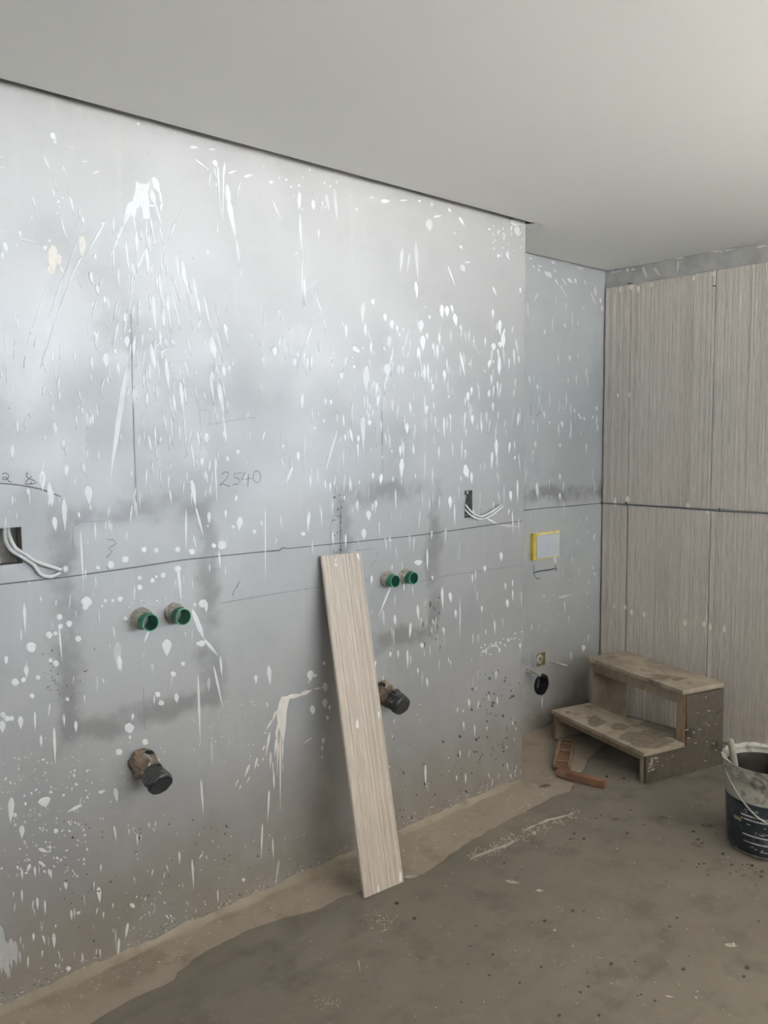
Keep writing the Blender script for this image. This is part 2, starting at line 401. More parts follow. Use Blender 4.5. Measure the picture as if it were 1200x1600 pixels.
# ceiling board with a shadow slot beside the wall
G = .062
cp = [(XL, WY), (XR-.004, WY), (XR-.004, D-.022), (.003, D-.022), (.003, .012), (.043, -G), (XL, -G)]
ceil = bobj('ceiling', prismbm(cp, CZ, CZ+.014, 'z'), M['ceil']); tag(ceil, 'smooth white plasterboard ceiling with shadow gaps along the walls', kind='structure')
obj('slot_board', [(-.02, -.05, CZ+.03), (.08, -.05, CZ+.03), (.08, .04, CZ+.03), (.003, .04, CZ+.03), (.003, 0, CZ+.03), (-.02, -.001, CZ+.03)], [(0, 1, 2, 3, 4, 5)], M['ceil'], ceil)
sl = obj('ceiling_slab', [(XL, WY, SLAB), (XR+.05, WY, SLAB), (XR+.05, D+.05, SLAB), (XL, D+.05, SLAB)], [(3, 2, 1, 0)], M['slab']); tag(sl, 'raw concrete slab above the ceiling board', kind='structure')

# floor: dusty base and a raised damp screed with a ragged edge
fl = obj('floor', [(XL, WY-.2, -.006), (XR+.05, WY-.2, -.006), (XR+.05, D+.02, -.006), (XL, D+.02, -.006)], [(0, 1, 2, 3)], M['sand'])
tag(fl, 'dusty tan cement floor strip along the wall foot', kind='structure')
edge_px = [(60, 1640), (144, 1598), (168, 1582), (196, 1566), (224, 1554), (276, 1530), (284, 1518), (304, 1498), (332, 1480), (372, 1462), (404, 1446), (440, 1436),
           (494, 1422), (531, 1403), (566, 1391), (631, 1372), (662, 1366), (700, 1338), (744, 1309), (800, 1278), (850, 1253), (888, 1236), (905, 1218), (925, 1180), (960, 1150)]
ep = [hit(x, y, 2, 0) for x, y in edge_px]
line = [Vector((XL, ep[0].y-.05, 0)), Vector((-2.9, ep[0].y-.03, 0))]+ep+[Vector((XR+.02, .02, 0))]
fine = []
for a, b in zip(line[:-1], line[1:]):
    m = max(1, int((b-a).length/.018))
    for i in range(m):
        p = a.lerp(b, i/m); nn = Vector((-(b-a).y, (b-a).x, 0)).normalized()
        fine.append(p+nn*(.007*mnoise.noise(p*28)+.012*mnoise.noise(p*9)))
fine.append(line[-1])
ol = [(p.x, p.y) for p in fine]+[(XR+.02, WY-.1), (XL, WY-.1)]
bm = bmesh.new(); top = [bm.verts.new((x, y, 0)) for x, y in ol]; e = [bm.edges.new((top[i], top[(i+1) % len(top)])) for i in range(len(top))]
bmesh.ops.triangle_fill(bm, use_beauty=True, edges=e)
for f in bm.faces:
    f.normal_update()
    if f.normal.z < 0: f.normal_flip()
low = [bm.verts.new((p.x-.002, p.y+.007, -.0062)) for p in fine]
for i in range(len(fine)-1): bm.faces.new((top[i], top[i+1], low[i+1], low[i]))
scr = bobj('screed_layer', bm, M['screed'], fl); tag(scr, 'damp grey cement screed with a ragged edge')

tr = obj('sun_bounce_ground', [(-14, -20, -.4), (16, -20, -.4), (16, 9, -.4), (-14, 9, -.4)], [(0, 1, 2, 3)], M['bounce']); tag(tr, 'pale paving added outside the windows to bounce sunlight in', kind='structure')  # unseen ground, added to throw sunlight up through the windows
blocker = bobj('sky_blocker_slab', prismbm([(-8, WY-.2), (-8, WY-3.4), (XR+3.4, WY-3.4), (XR+3.4, 1), (XR+.22, 1), (XR+.22, WY-.2)], 2.46, 2.64, 'z'), M['skyblock']); tag(blocker, 'dark slab added above the windows outside to block high sky', kind='structure')  # unseen overhang, added and kept dark so less sky reaches the lower walls
# mortar fillet where wall meets floor
def fillet(name, pts, out, parent, w=.05, h=.022):
    V = []; F = []; k = 7
    for i, p in enumerate(pts):
        a = (1+.5*mnoise.noise(Vector(p)*9)+.35*mnoise.noise(Vector(p)*30))*min(1, .25+.09*min(i, len(pts)-1-i))
        for j in range(k):
            q = j/(k-1); d_ = w*a*q; z = -.007+(h*a)*(1-q)**2.2+.003*mnoise.noise(Vector((p[0]*40, p[1]*40, j*.7)))*(1-q)
            V.append((p[0]+out[0]*(d_-.003), p[1]+out[1]*(d_-.003), z))
    for i in range(len(pts)-1):
        for j in range(k-1):
            a = i*k+j; F.append((a, a+k, a+k+1, a+1))
    return obj(name, V, F, M['sand'], parent, smooth=True)
fillet('mortar_fillet', [(-4.2+4.2*i/280, 0, 0) for i in range(281)], (0, -1), fl, .04, .020)
fillet('mortar_fillet', [(0, i*.326/20, 0) for i in range(21)], (1, 0), fl, .04, .02)
fillet('mortar_fillet', [(i*1.1/60, D, 0) for i in range(61)], (0, -1), fl, .045, .02)

# ------------------------------------------------------------------ ribbed tiles
def ribprofile(w, seed, pitch=.0066, depth=.0022):
    """(s, relief) pairs across the tile"""
    r = random.Random(seed); pr = [(0., -.0015)]; x = .001
    while x < w-.004:
        p = pitch*r.uniform(.75, 1.3); d_ = depth*r.choice((.35, .6, 1., 1.3)); hgt = r.uniform(-.0008, .0005)
        e = min(x+p, w-.001)
        pr += [(x+(e-x)*.18, hgt), (x+(e-x)*.62, hgt), (x+(e-x)*.82, -d_)]
        x = e
    pr.append((w, -.0015)); return pr
def tilemesh(name, w, h, th, seed, mat='tile', pitch=.0084, depth=.0026):
    """face towards local -y, width along x, height along z"""
    pr = ribprofile(w, seed, pitch, depth); V = []; F = []; mi = []
    for z in (0, h):
        for s_, d_ in pr: V.append((s_, -d_, z))
    n = len(pr)
    for i in range(n-1): F.append((i, i+1, n+i+1, n+i)); mi.append(0)
    b = len(V)
    for z in (0, h):
        for s_, d_ in pr: V.append((s_, th, z))
    for i in range(n-1): F.append((b+i, b+n+i, b+n+i+1, b+i+1)); mi.append(1)
    F.append((0, n, b+n, b)); F.append((n-1, b+n-1, b+2*n-1, 2*n-1)); mi += [1, 1]
    for o_, q in ((0, 0), (n, 1)):
        for i in range(n-1):
            F.append((o_+i, b+o_+i, b+o_+i+1, o_+i+1) if q == 0 else (o_+i, o_+i+1, b+o_+i+1, b+o_+i)); mi.append(1)
    me = bpy.data.meshes.new(name); me.from_pydata(V, [], F); me.update()
    me.materials.append(M[mat]); me.materials.append(M['tileedge'])
    for p, i in zip(me.polygons, mi): p.material_index = i
    return me
TW, TG = .473, .0035
yc = D-.011
narrow = tilemesh('ribbed_tile', yc-.155-TG, 1.193, .0115, 3)
wide = tilemesh('ribbed_tile', TW, 1.193, .0115, 5); wide2 = tilemesh('ribbed_tile', TW, 1.193, .0115, 6)
for row in range(2):
    y = yc
    for k in range(11):
        w = yc-.155-TG if k == 0 else TW
        if y-w < RY1-.3: break
        o = bpy.data.objects.new('ribbed_tile', narrow if k == 0 else (wide if (k+row) % 2 else wide2)); C.objects.link(o); o.parent = wr
        o.rotation_euler = (0, 0, -math.pi/2); o.location = (XR, y-(.004 if row == 0 and k else 0), .003+row*1.197)
        y -= w+TG

# ------------------------------------------------------------------ paint on the splashed wall
S = Strokes(lambda x, y: hit(x, y, 1, 0.), (0, -1, 0))
f = 'f'; c = 'c'
S.many(0, 180, 6, [(480,165,520,235,50),(505,235,530,270,18),(405,380,470,520,16),(590,470,605,535,12),(495,590,540,720,12,f),(490,690,520,790,12),(540,800,550,830,36),(550,850,552,875,26),(587,768,590,795,18),(530,910,536,940,18),(560,925,636,1215,14),(635,685,660,770,10,f),(650,755,698,945,22),(740,875,745,970,22,f),(768,950,785,1035,24),(712,1008,714,1032,12),(790,1000,590,1540,10),(765,1125,765,1330,75,.5,c),(985,1000,800,1320,30,.3),(760,1330,650,1560,22),(490,1215,500,1500,100,.4,c),(540,1300,555,1420,60,.4,c),(470,1400,480,1510,60,.5,c),(420,1220,430,1270,40),(460,1165,465,1195,28),(170,1155,390,1210,18,f),(180,1085,195,1145,22),(35,1190,65,1300,45),(15,1280,25,1350,22),(155,1210,157,1235,14),(295,945,298,978,14),(0,1085,90,1092,8,f),(640,290,710,300,10,f),(770,437,830,433,8),(870,545,940,522,10),(300,760,335,890,20,f),(1140,715,1080,790,10,f),(885,1300,890,1360,36),(850,1465,860,1560,48,f),(1060,965,1062,1130,22),(1195,930,1155,1040,26),(1060,1240,1065,1460,20),(1175,1155,1195,1430,18),(1105,1430,1110,1560,26),(0,390,40,392,8,f),(0,488,50,490,8,f),(560,1420,600,1490,30,f),(500,1500,530,1535,16)])
def P6(ox, oy, sc, pts): return [(ox+x/sc, oy+y/sc) for x, y in pts]
S.poly(P6(160, 260, 6, [(310,135),(345,155),(390,165),(425,155),(450,135),(440,200),(428,250),(440,330),(442,420),(450,480),(430,495),(408,500),(380,490),(372,420),(355,365),(330,390),(300,420),(270,380),(285,300),(303,240),(310,190)]), 0, .985)
S.many(160, 260, 6, [(290,330,190,560,90,.25),(200,540,60,880,30,.2),(280,380,300,500,70,.3),(475,100,540,260,60),(535,230,555,380,26),(555,340,540,435,26),(455,220,500,380,50),(490,330,560,590,22),(440,365,500,375,30),(290,480,315,640,22),(315,600,325,830,36,.5),(322,800,330,1000,16),(408,480,415,800,18),(410,760,425,1020,42),(445,470,490,740,22,.3),(485,680,488,740,20),(355,600,366,695,16),(430,650,445,830,22),(530,555,570,740,18),(215,680,250,1000,24,.3),(245,1000,260,1160,10),(270,900,310,1050,36,f),(400,770,320,990,24,.5),(320,990,230,1370,10),(210,1370,210,1480,30),(100,480,97,650,20),(10,520,-10,560,26),(125,600,155,790,14,f),(105,780,103,980,20,f),(148,950,150,1140,22),(775,360,680,520,10,f),(720,320,680,390,12,f),(680,520,620,690,18,f),(690,820,720,1090,24,.25),(670,890,680,920,20),(740,880,830,1330,40,.2),(545,890,560,1000,18),(598,920,605,1020,14),(460,915,462,1030,18),(530,990,560,1330,36,.25),(660,1040,690,1140,20),(570,1330,565,1510,36),(470,1200,500,1560,40,.35),(600,1190,640,1560,26),(645,1180,740,1540,20,.25),(705,1370,715,1520,16),(850,1050,900,1360,34,.25),(895,1240,915,1420,18),(950,1210,1020,1560,20,.35),(810,1330,850,1530,12),(840,810,860,880,12),(985,775,988,850,14),(1160,1140,1160,1370,7),(340,1240,352,1330,16),(505,1020,515,1190,18,f),(590,790,570,930,16,f),(440,1200,445,1350,16,f),(918,1430,890,1540,24),(1140,1480,1180,1560,26),(1060,1300,1100,1470,10,f),(945,-10,1020,50,12),(1015,50,995,215,12),(1045,0,1070,120,16),(1065,150,1066,205,18),(1080,0,1105,500,20,.1),(1135,0,1128,550,18,.1),(1080,555,1083,645,8)])
S.many(0, 100, 2.667, [(945,500,960,620,20),(950,560,985,740,22,.3),(985,730,1000,850,8),(1000,850,1005,900,4),(890,400,905,430,22),(790,345,830,350,14),(870,355,900,357,8),(935,410,932,480,10),(950,455,990,445,10),(1015,470,1055,460,12),(1000,490,985,560,10,f),(1120,490,1140,494,14),(1135,570,1175,660,6),(1185,480,1200,484,10),(805,392,875,445,8),(570,248,585,250,8),(725,285,735,290,8,f)])
S.many(160, 500, 6, [(150,20,95,240,20,.3),(255,80,250,130,30),(225,150,230,270,55,.35),(165,160,170,195,22),(118,270,120,330,30),(145,400,155,520,34,.5),(30,320,40,440,68,.3),(50,440,85,580,12,f),(230,415,60,1560,50,.45),(130,615,132,640,20,f),(320,725,330,755,18),(405,265,340,600,20,.3),(450,220,500,480,50,.5),(515,340,535,600,16),(590,350,625,690,36,.45),(625,690,640,880,8),(640,900,660,1180,16,.3),(730,580,760,900,36,.35),(760,880,790,1280,14,.2),(765,630,790,790,18),(770,380,810,570,24,.3),(1015,150,1060,380,60,.5),(1055,390,1100,560,16),(1070,100,1130,400,26,.25),(1140,40,1185,250,26,.35),(950,200,955,250,22),(1005,500,1050,800,28,.35),(1050,800,1060,910,8),(1090,590,1140,900,46),(1130,880,1160,1150,22,.8),(1130,430,1150,550,34),(1180,430,1200,480,40,f),(975,1060,975,1170,44),(890,1050,920,1215,24,.3),(825,1140,875,1460,22,.3),(720,985,725,1180,14),(490,985,503,1250,18,.3),(430,1080,465,1250,20,.3),(560,850,568,1010,12,f),(930,1290,930,1370,26),(965,1200,980,1340,12),(1060,1270,1080,1420,12),(1170,1275,1172,1335,30),(965,1400,990,1560,18),(785,1415,797,1530,16),(835,1500,838,1560,36),(580,170,610,260,40,f),(530,120,560,190,30,f),(640,180,680,250,40,f),(550,200,490,270,14),(600,270,530,330,24,f),(440,70,450,110,40,f),(210,620,220,710,26,f),(170,1070,180,1140,16,f)])
S.many(0, 420, 6.155, [(440,190,310,560,14),(300,570,302,630,30),(290,630,260,720,10,f),(635,0,465,470,14),(520,275,550,290,14),(720,0,580,350,18,.2),(580,350,385,960,16,.5),(140,670,145,730,12,f),(138,720,125,870,18,.3),(20,990,12,1060,18),(105,1130,110,1155,20),(90,1330,91,1350,18),(285,1385,292,1425,30,f),(160,1460,172,1600,26),(515,1470,540,1600,40,.5),(870,30,890,160,54,f),(930,150,945,260,44,f),(985,80,955,170,12),(935,270,880,460,12),(888,330,892,355,24),(1005,265,1010,340,22),(1035,270,1055,450,18,.25),(990,340,915,560,12),(905,600,915,665,38),(880,665,885,690,16),(1040,665,1035,710,20),(953,745,955,810,14,f),(1015,810,1020,950,66,.35),(1030,950,1070,1090,12,f),(870,840,890,990,34,f),(870,1000,880,1110,16,f),(565,1040,555,1180,24,f),(570,1180,570,1280,20,f),(750,1310,755,1360,14),(862,1350,870,1400,14),(740,70,780,180,12,f)])
S.many(400, 200, 2.667, [(180,265,180,350,16),(182,350,190,560,10),(188,540,195,750,8),(200,615,203,740,10),(68,300,108,395,5),(178,235,180,248,12),(55,228,75,226,14),(238,300,240,345,16),(260,420,262,460,6),(250,625,215,690,5),(240,670,285,800,5),(175,515,155,540,5,f),(325,250,340,400,14,f),(290,270,305,350,14,f),(520,303,560,305,18),(600,302,635,300,8),(675,303,690,305,8),(475,288,490,290,8),(720,380,725,430,30,f),(740,370,775,365,10),(845,370,870,410,10),(870,560,895,560,5),(855,570,870,600,20,f),(850,490,860,505,10),(965,422,980,422,6),(1060,390,1110,400,30,f),(1085,410,1090,450,25,f),(665,470,675,640,14,f),(610,500,600,610,14,f),(640,520,630,600,8,f),(665,640,672,710,14),(800,575,830,660,5),(820,430,835,445,6,f),(805,340,808,345,10),(730,310,735,330,14,f),(220,170,228,180,8),(30,158,35,160,8)])
S.many(380, 440, 5, [(245,510,250,590,38),(400,600,400,675,32),(422,545,424,595,22),(310,425,325,610,12,.2),(540,340,420,670,12,.2),(58,405,60,450,20),(145,535,150,555,16),(365,365,372,430,14),(440,340,445,390,12),(205,460,212,540,14),(1012,135,1015,190,28),(940,160,930,340,40,.3,f),(1105,250,1112,315,28),(1160,300,1162,380,34),(1145,420,1135,530,40,f),(1100,510,1100,545,16),(770,710,772,770,34),(640,910,642,975,20),(685,920,685,970,20),(628,1075,630,1110,14),(558,1130,560,1165,16),(985,1080,988,1130,28),(835,1150,855,1260,20),(898,1200,900,1260,22),(172,1165,138,1265,16),(428,1325,430,1410,26),(480,1170,475,1470,8),(735,1160,620,1560,14,.3),(290,1365,335,1520,10),(385,1445,325,1600,22,.35),(1058,880,1045,1000,24),(960,660,960,880,50,f),(945,880,942,1020,10),(970,880,968,1010,10),(935,1050,938,1370,40,.2,f),(870,520,890,540,50,f),(920,520,950,520,36,f),(840,590,865,595,30,f),(670,590,690,610,24,f),(810,580,785,680,14),(690,650,700,670,30,f),(865,650,868,690,22),(1120,640,1130,750,60),(1165,560,1145,640,16),(1020,770,990,900,10),(1045,790,1042,880,20),(1010,1500,1015,1545,16),(1080,1500,1070,1590,26),(995,1300,997,1330,10),(1160,1315,1162,1340,12),(715,1510,718,1590,20,f),(460,870,460,1010,30,f),(755,280,800,390,10,f),(550,60,635,310,9),(1125,900,1165,1030,8,f),(905,1550,907,1590,14),(1170,1520,1175,1560,12),(1085,1360,1085,1390,10)])
S.many(600, 440, 5, [(250,20,252,130,12),(450,180,455,290,34),(490,190,495,280,34),(525,180,540,250,20),(550,250,565,350,34),(595,340,600,390,12),(290,300,285,400,44),(300,420,305,545,44),(335,400,337,460,18),(380,480,390,550,18),(415,490,420,620,18),(430,400,435,500,18),(355,260,357,300,18),(322,185,323,215,10),(200,360,135,580,10),(265,250,235,370,8,f),(120,400,120,440,18),(148,360,150,395,14),(60,300,65,380,34,f),(115,650,110,740,36,f),(145,650,145,735,18),(20,640,30,750,60),(65,550,20,740,10),(315,650,318,800,20,.3),(340,640,345,800,20),(290,690,292,770,16,f),(270,690,272,760,14,f),(470,690,475,775,26),(505,650,508,740,10,f),(500,770,498,910,12,f),(380,800,380,855,20),(505,885,503,915,14),(200,940,210,1035,18),(178,1105,180,1190,30),(315,880,320,1050,12),(310,1050,312,1170,12,f),(400,1050,405,1150,12),(420,1130,425,1200,12,f),(655,860,655,945,28),(683,820,684,890,20),(632,900,636,980,12),(590,540,635,750,20,.5),(665,630,667,660,12),(700,455,705,480,12),(705,490,755,600,6),(855,480,858,540,36),(905,300,900,400,34),(930,400,932,530,34),(905,470,910,520,30),(900,580,900,730,26,.6),(885,780,892,890,14,.2),(830,610,815,680,24),(855,615,857,640,12),(785,690,788,710,12),(850,215,852,285,18),(850,40,880,115,14),(1065,45,1065,95,16),(690,1040,690,1120,24),(640,1150,642,1210,10),(608,1230,607,1400,9),(635,1310,635,1385,16),(875,1230,880,1380,28),(883,1370,885,1460,8),(845,1330,840,1470,18,.3),(1020,1240,1020,1340,12,f),(1025,1360,1018,1395,12),(635,1430,645,1520,32),(655,1460,655,1540,16),(683,1490,685,1580,22),(600,1520,600,1560,12),(890,1010,892,1080,8),(125,1280,128,1370,22),(155,1250,150,1400,10),(140,1380,135,1540,36),(138,1540,135,1600,8),(230,1285,230,1355,18),(60,1320,60,1340,12),(428,1285,428,1395,14),(235,1215,236,1225,10),(318,1320,318,1580,6),(755,1420,757,1470,6,f),(378,1450,378,1600,8),(245,1500,245,1540,10),(65,1530,70,1570,10)])
S.poly(P6(360, 1030, 6, [(480,350),(560,345),(545,400),(528,480),(518,640),(500,760),(485,780),(470,700),(455,640),(430,740),(420,700),(440,600),(432,500),(455,400)]), 1, .985)
S.many(360, 1030, 6, [(355,60,380,190,36),(370,190,372,245,16),(245,150,238,235,24),(755,105,745,210,65),(790,140,795,170,40),(735,200,735,235,16),(765,430,775,520,50,.6),(520,360,700,325,44,.4,c),(660,330,765,290,40,.4,c),(780,280,870,265,14,.4,c),(430,740,415,920,20,.4,c),(450,780,448,930,14,.4,c),(490,750,490,960,18,.4,c),(468,700,468,1410,18,.3,c),(490,960,495,1060,8,.4,c),(405,1040,410,1220,18,.6,c),(380,870,372,1030,18,.4,c),(400,960,395,1060,12,.4,c),(368,1230,348,1540,12,.4,c),(440,700,440,1090,14,.3,c),(255,920,225,1030,22,.4,c),(180,985,135,1100,22,.4,c),(265,980,250,1010,12,.4,c),(180,1100,155,1160,12,.4,c),(75,1125,40,1200,12,.4,c),(100,1175,80,1230,12,.4,c),(430,480,390,590,20,.4,c),(390,570,330,670,18,.4,c),(320,810,300,860,16,.4,c),(370,680,330,910,20,.4,c),(310,920,300,960,12,.4,c),(310,690,345,692,10,.4,c),(765,735,680,795,10),(875,20,880,60,34,c),(885,220,895,310,50,.4,c),(885,370,885,460,50,.4,c),(910,530,912,575,28,.4,c),(870,740,870,790,30,.4,c),(860,810,860,860,20,.4,c),(860,910,858,930,16,.4,c),(930,430,930,480,24,.4,c),(340,400,350,460,14,c)])
S.dots(0, 680, 2.667, [(600,477,18),(650,480,18),(740,475,18),(800,485,22),(926,457,30),(890,460,16),(970,382,12),(1060,402,14),(865,378,8),(522,517,22),(462,540,26),(407,552,16),(580,594,16),(582,634,18),(635,605,16),(680,583,18),(650,590,10),(740,555,22),(845,700,28),(500,682,18),(360,695,36),(355,715,22),(438,690,12),(425,712,8),(470,690,12),(248,757,20),(288,785,20),(252,797,18),(205,832,22),(230,826,14),(325,848,20),(128,883,34),(233,950,20),(210,938,14),(157,1010,16),(97,1020,18),(62,1030,26),(134,1086,16),(12,1165,20),(48,1180,18),(30,1180,20),(722,994,18),(762,952,14),(657,1080,18),(672,1115,18),(538,1220,32),(605,1278,20),(495,1320,22),(523,765,14),(840,868,22),(825,868,12),(280,1100,14)])
S.many(0, 680, 2.667, [(365,210,372,290,34),(375,290,378,320,10),(175,150,178,235,28),(205,195,208,290,20),(215,230,216,300,20),(225,340,232,400,24),(265,260,270,400,26,f),(800,190,815,300,20),(815,300,850,430,10),(335,390,350,680,8),(395,360,398,450,8),(775,305,775,490,8),(870,320,872,370,14),(895,90,905,300,8),(1000,340,995,400,26),(990,60,992,80,18),(940,310,938,350,10),(945,90,948,110,14),(985,250,980,280,10),(280,120,275,180,22),(345,110,350,160,20,f),(115,220,116,250,18,f),(50,40,50,100,18),(840,95,842,130,16),(100,700,105,830,14,.3),(245,800,258,940,10),(410,720,412,800,10,f),(695,850,695,920,40),(490,860,488,980,34,f),(495,920,500,985,24),(595,905,598,930,12,f),(635,950,636,990,16,f),(735,1075,737,1115,20),(825,1000,835,1290,10),(740,540,755,700,14),(800,725,850,850,22,.6),(850,850,910,920,14),(890,960,930,1140,10),(918,920,925,1010,10),(808,700,815,715,14),(855,690,860,740,18),(620,815,598,870,10),(85,1170,87,1225,24),(145,1150,147,1230,10),(170,1250,172,1300,12),(225,1215,230,1370,14),(265,1160,268,1215,12),(315,1190,317,1240,14),(555,1160,550,1190,12),(540,1250,543,1270,10),(1120,965,1125,1040,18),(1065,1000,1066,1030,12),(480,1470,488,1530,20),(340,1540,280,1570,14),(410,1490,440,1480,16),(180,1510,190,1550,50),(205,1485,220,1490,14),(1105,300,1106,610,5),(912,480,918,560,8),(870,1010,870,1070,14,f),(880,1270,885,1380,10,f),(108,960,110,1010,20),(25,920,25,955,18),(10,1190,10,1240,26)])
S.many(0, 1150, 2.5, [(85,350,85,400,22),(45,240,40,340,24),(57,300,57,320,18),(170,240,180,270,50),(218,370,218,372,18),(190,430,200,440,14),(150,440,190,455,14),(150,490,180,510,12),(190,520,200,555,14),(118,500,105,530,14),(135,510,138,550,10),(85,520,87,560,10),(255,570,258,600,16),(385,590,390,650,18),(145,630,148,680,10),(175,640,177,700,8),(85,600,87,650,8),(278,680,280,720,10),(210,770,212,830,14),(130,770,132,800,10),(170,780,175,815,8),(267,900,267,920,20),(110,860,108,910,8),(300,695,315,685,12),(500,730,490,790,12),(450,750,455,850,8,f),(465,790,460,870,10),(515,660,520,665,16),(590,655,595,657,8),(700,450,702,500,8),(750,480,757,600,8),(850,600,852,650,6),(950,555,952,570,14),(445,350,455,410,8),(535,380,537,430,8),(1050,210,1046,330,6),(1025,340,1020,480,7),(1065,400,1068,480,6),(1090,480,1075,590,8,f),(785,170,795,310,8),(0,740,10,900,30,f)])
S.many(0, 1150, 2.5, [(2,740,6,930,26,.5,f),(22,800,30,950,24,.4,f),(42,790,44,915,22,.35,f),(58,800,64,900,18,.4,f),(76,840,80,890,10,.4,f),(12,880,40,945,24,.5,f),(30,810,60,880,26,.5,f)])
S.many(430, 700, 2.857, [(638,500,640,525,36),(435,110,437,140,12),(415,280,418,325,22),(395,360,396,410,22),(365,235,362,280,16,f),(450,235,452,265,12),(780,215,782,270,18),(1050,190,1052,240,14),(850,90,853,130,24),(515,620,462,750,8),(1008,465,1010,505,16),(535,745,533,790,12),(745,620,748,720,12),(780,645,785,690,16),(635,700,640,770,12),(605,780,600,850,12),(590,900,592,985,10),(655,870,656,895,18),(1035,675,1038,715,14),(750,800,755,830,10),(705,760,707,790,10),(865,1120,866,1160,12),(990,1110,992,1150,8),(670,1410,672,1510,10),(850,1450,850,1500,8),(125,375,125,395,22),(515,910,512,935,12),(935,525,936,555,12),(825,690,825,850,5),(1045,270,1040,300,6),(945,315,995,340,8),(1000,345,1095,352,12,f),(700,570,705,590,8),(480,720,485,800,14,f),(800,250,802,350,6),(975,240,976,300,6),(505,405,520,415,18,f),(840,1220,843,1260,8),(890,1230,891,1290,6),(805,720,806,760,12),(905,830,907,870,8,f)])
# the finer spatter between the big drops
def scatter(n, x0, x1, y0, y1, ln, wd, mi=0, tilt=0., fan=None, faint=.3):
    for _ in range(n):
        x = rnd.uniform(x0, x1); y = rnd.uniform(y0, y1); L = rnd.uniform(*ln); w = rnd.uniform(*wd)
        a = math.pi/2+rnd.gauss(0, tilt)
        if fan: a = math.atan2(y-fan[1], x-fan[0])
        S.stroke(x, y, x+L*math.cos(a), y+L*math.sin(a), w, rnd.uniform(.25, .5), 2 if rnd.random() < faint and mi == 0 else mi)
scatter(40, 165, 330, 420, 620, (12, 36), (2, 4.5), fan=(225, 230), faint=.4)
scatter(60, 200, 360, 560, 790, (10, 34), (1.4, 3.2), tilt=.1, faint=.45)
scatter(55, 0, 180, 480, 830, (8, 26), (1.5, 4), tilt=.12, faint=.55)
scatter(95, 560, 812, 500, 660, (10, 30), (1.6, 4.2), tilt=.1, faint=.72)
scatter(95, 480, 815, 620, 860, (10, 38), (1.2, 3.2), tilt=.06, faint=.68)
scatter(50, 360, 560, 480, 850, (6, 28), (1.2, 3.2), tilt=.15, faint=.5)
scatter(60, 560, 815, 860, 1060, (8, 26), (1.2, 3.4), tilt=.05, faint=.5)
scatter(45, 30, 360, 830, 1100, (6, 28), (1, 3), tilt=.08, faint=.5)
scatter(160, 0, 140, 1180, 1370, (1, 6), (1.2, 4), tilt=.8, faint=.25)
scatter(80, 40, 260, 1150, 1280, (1, 3), (1, 2.4), tilt=.8, faint=.3)
scatter(60, 300, 400, 1090, 1200, (1, 3), (1, 2.4), tilt=.8, faint=.4)
scatter(40, 20, 180, 1350, 1520, (4, 18), (1, 2.6), tilt=.1, faint=.4)
scatter(35, 180, 330, 1280, 1450, (2, 12), (1, 2.6), tilt=.3, faint=.4)
scatter(45, 590, 815, 1060, 1260, (2, 16), (1, 2.4), tilt=.15, faint=.5)
scatter(40, 200, 285, 930, 950, (1, 2), (1.2, 2.6), tilt=.8)
scatter(35, 420, 560, 270, 330, (2, 10), (1, 3.4), tilt=.7, faint=.6)
scatter(25, 770, 816, 350, 400, (3, 12), (1.4, 4), tilt=.4, faint=.6)
scatter(60, 180, 500, 1300, 1460, (1, 4), (1, 2.2), tilt=.8, faint=.3)
for i in range(40):      # splash line rising to the corner
    q = rnd.random(); x = 750+66*q; y = 1020-32*q+rnd.gauss(0, 4); S.stroke(x, y, x+rnd.uniform(1, 4), y-1, rnd.uniform(1.2, 3), .5)
# dark cement specks
scatter(55, 735, 812, 1040, 1200, (1, 5), (1.2, 3.6), 3, .5)
scatter(40, 590, 760, 1150, 1290, (1, 4), (1.5, 4), 3, .5)
scatter(60, 100, 430, 1280, 1470, (1, 3), (1.2, 3.2), 3, .6)
scatter(30, 60, 150, 1010, 1090, (1, 5), (1, 2.4), 3, .6)
scatter(16, 660, 690, 930, 1010, (4, 12), (1.2, 3), 3, .15)
scatter(30, 520, 535, 770, 870, (1, 4), (1, 3), 3, .5)
keep = S.land; S.land = lambda x, z: Vector((x, 0, z))
for _ in range(520):
    x = rnd.uniform(-2.6, -.02); z = .012+abs(rnd.gauss(0, .02)); L = rnd.uniform(.001, .010); S.stroke(x, z, x+L, z+rnd.uniform(-.002, .003), rnd.uniform(.0015, .0045), .5, rnd.choice((1, 2, 3, 4, 4, 4)))
S.land = keep
S.build('paint_splatter', [M['paint'], M['cream'], M['wash'], M['speck'], M['pale']], wl)

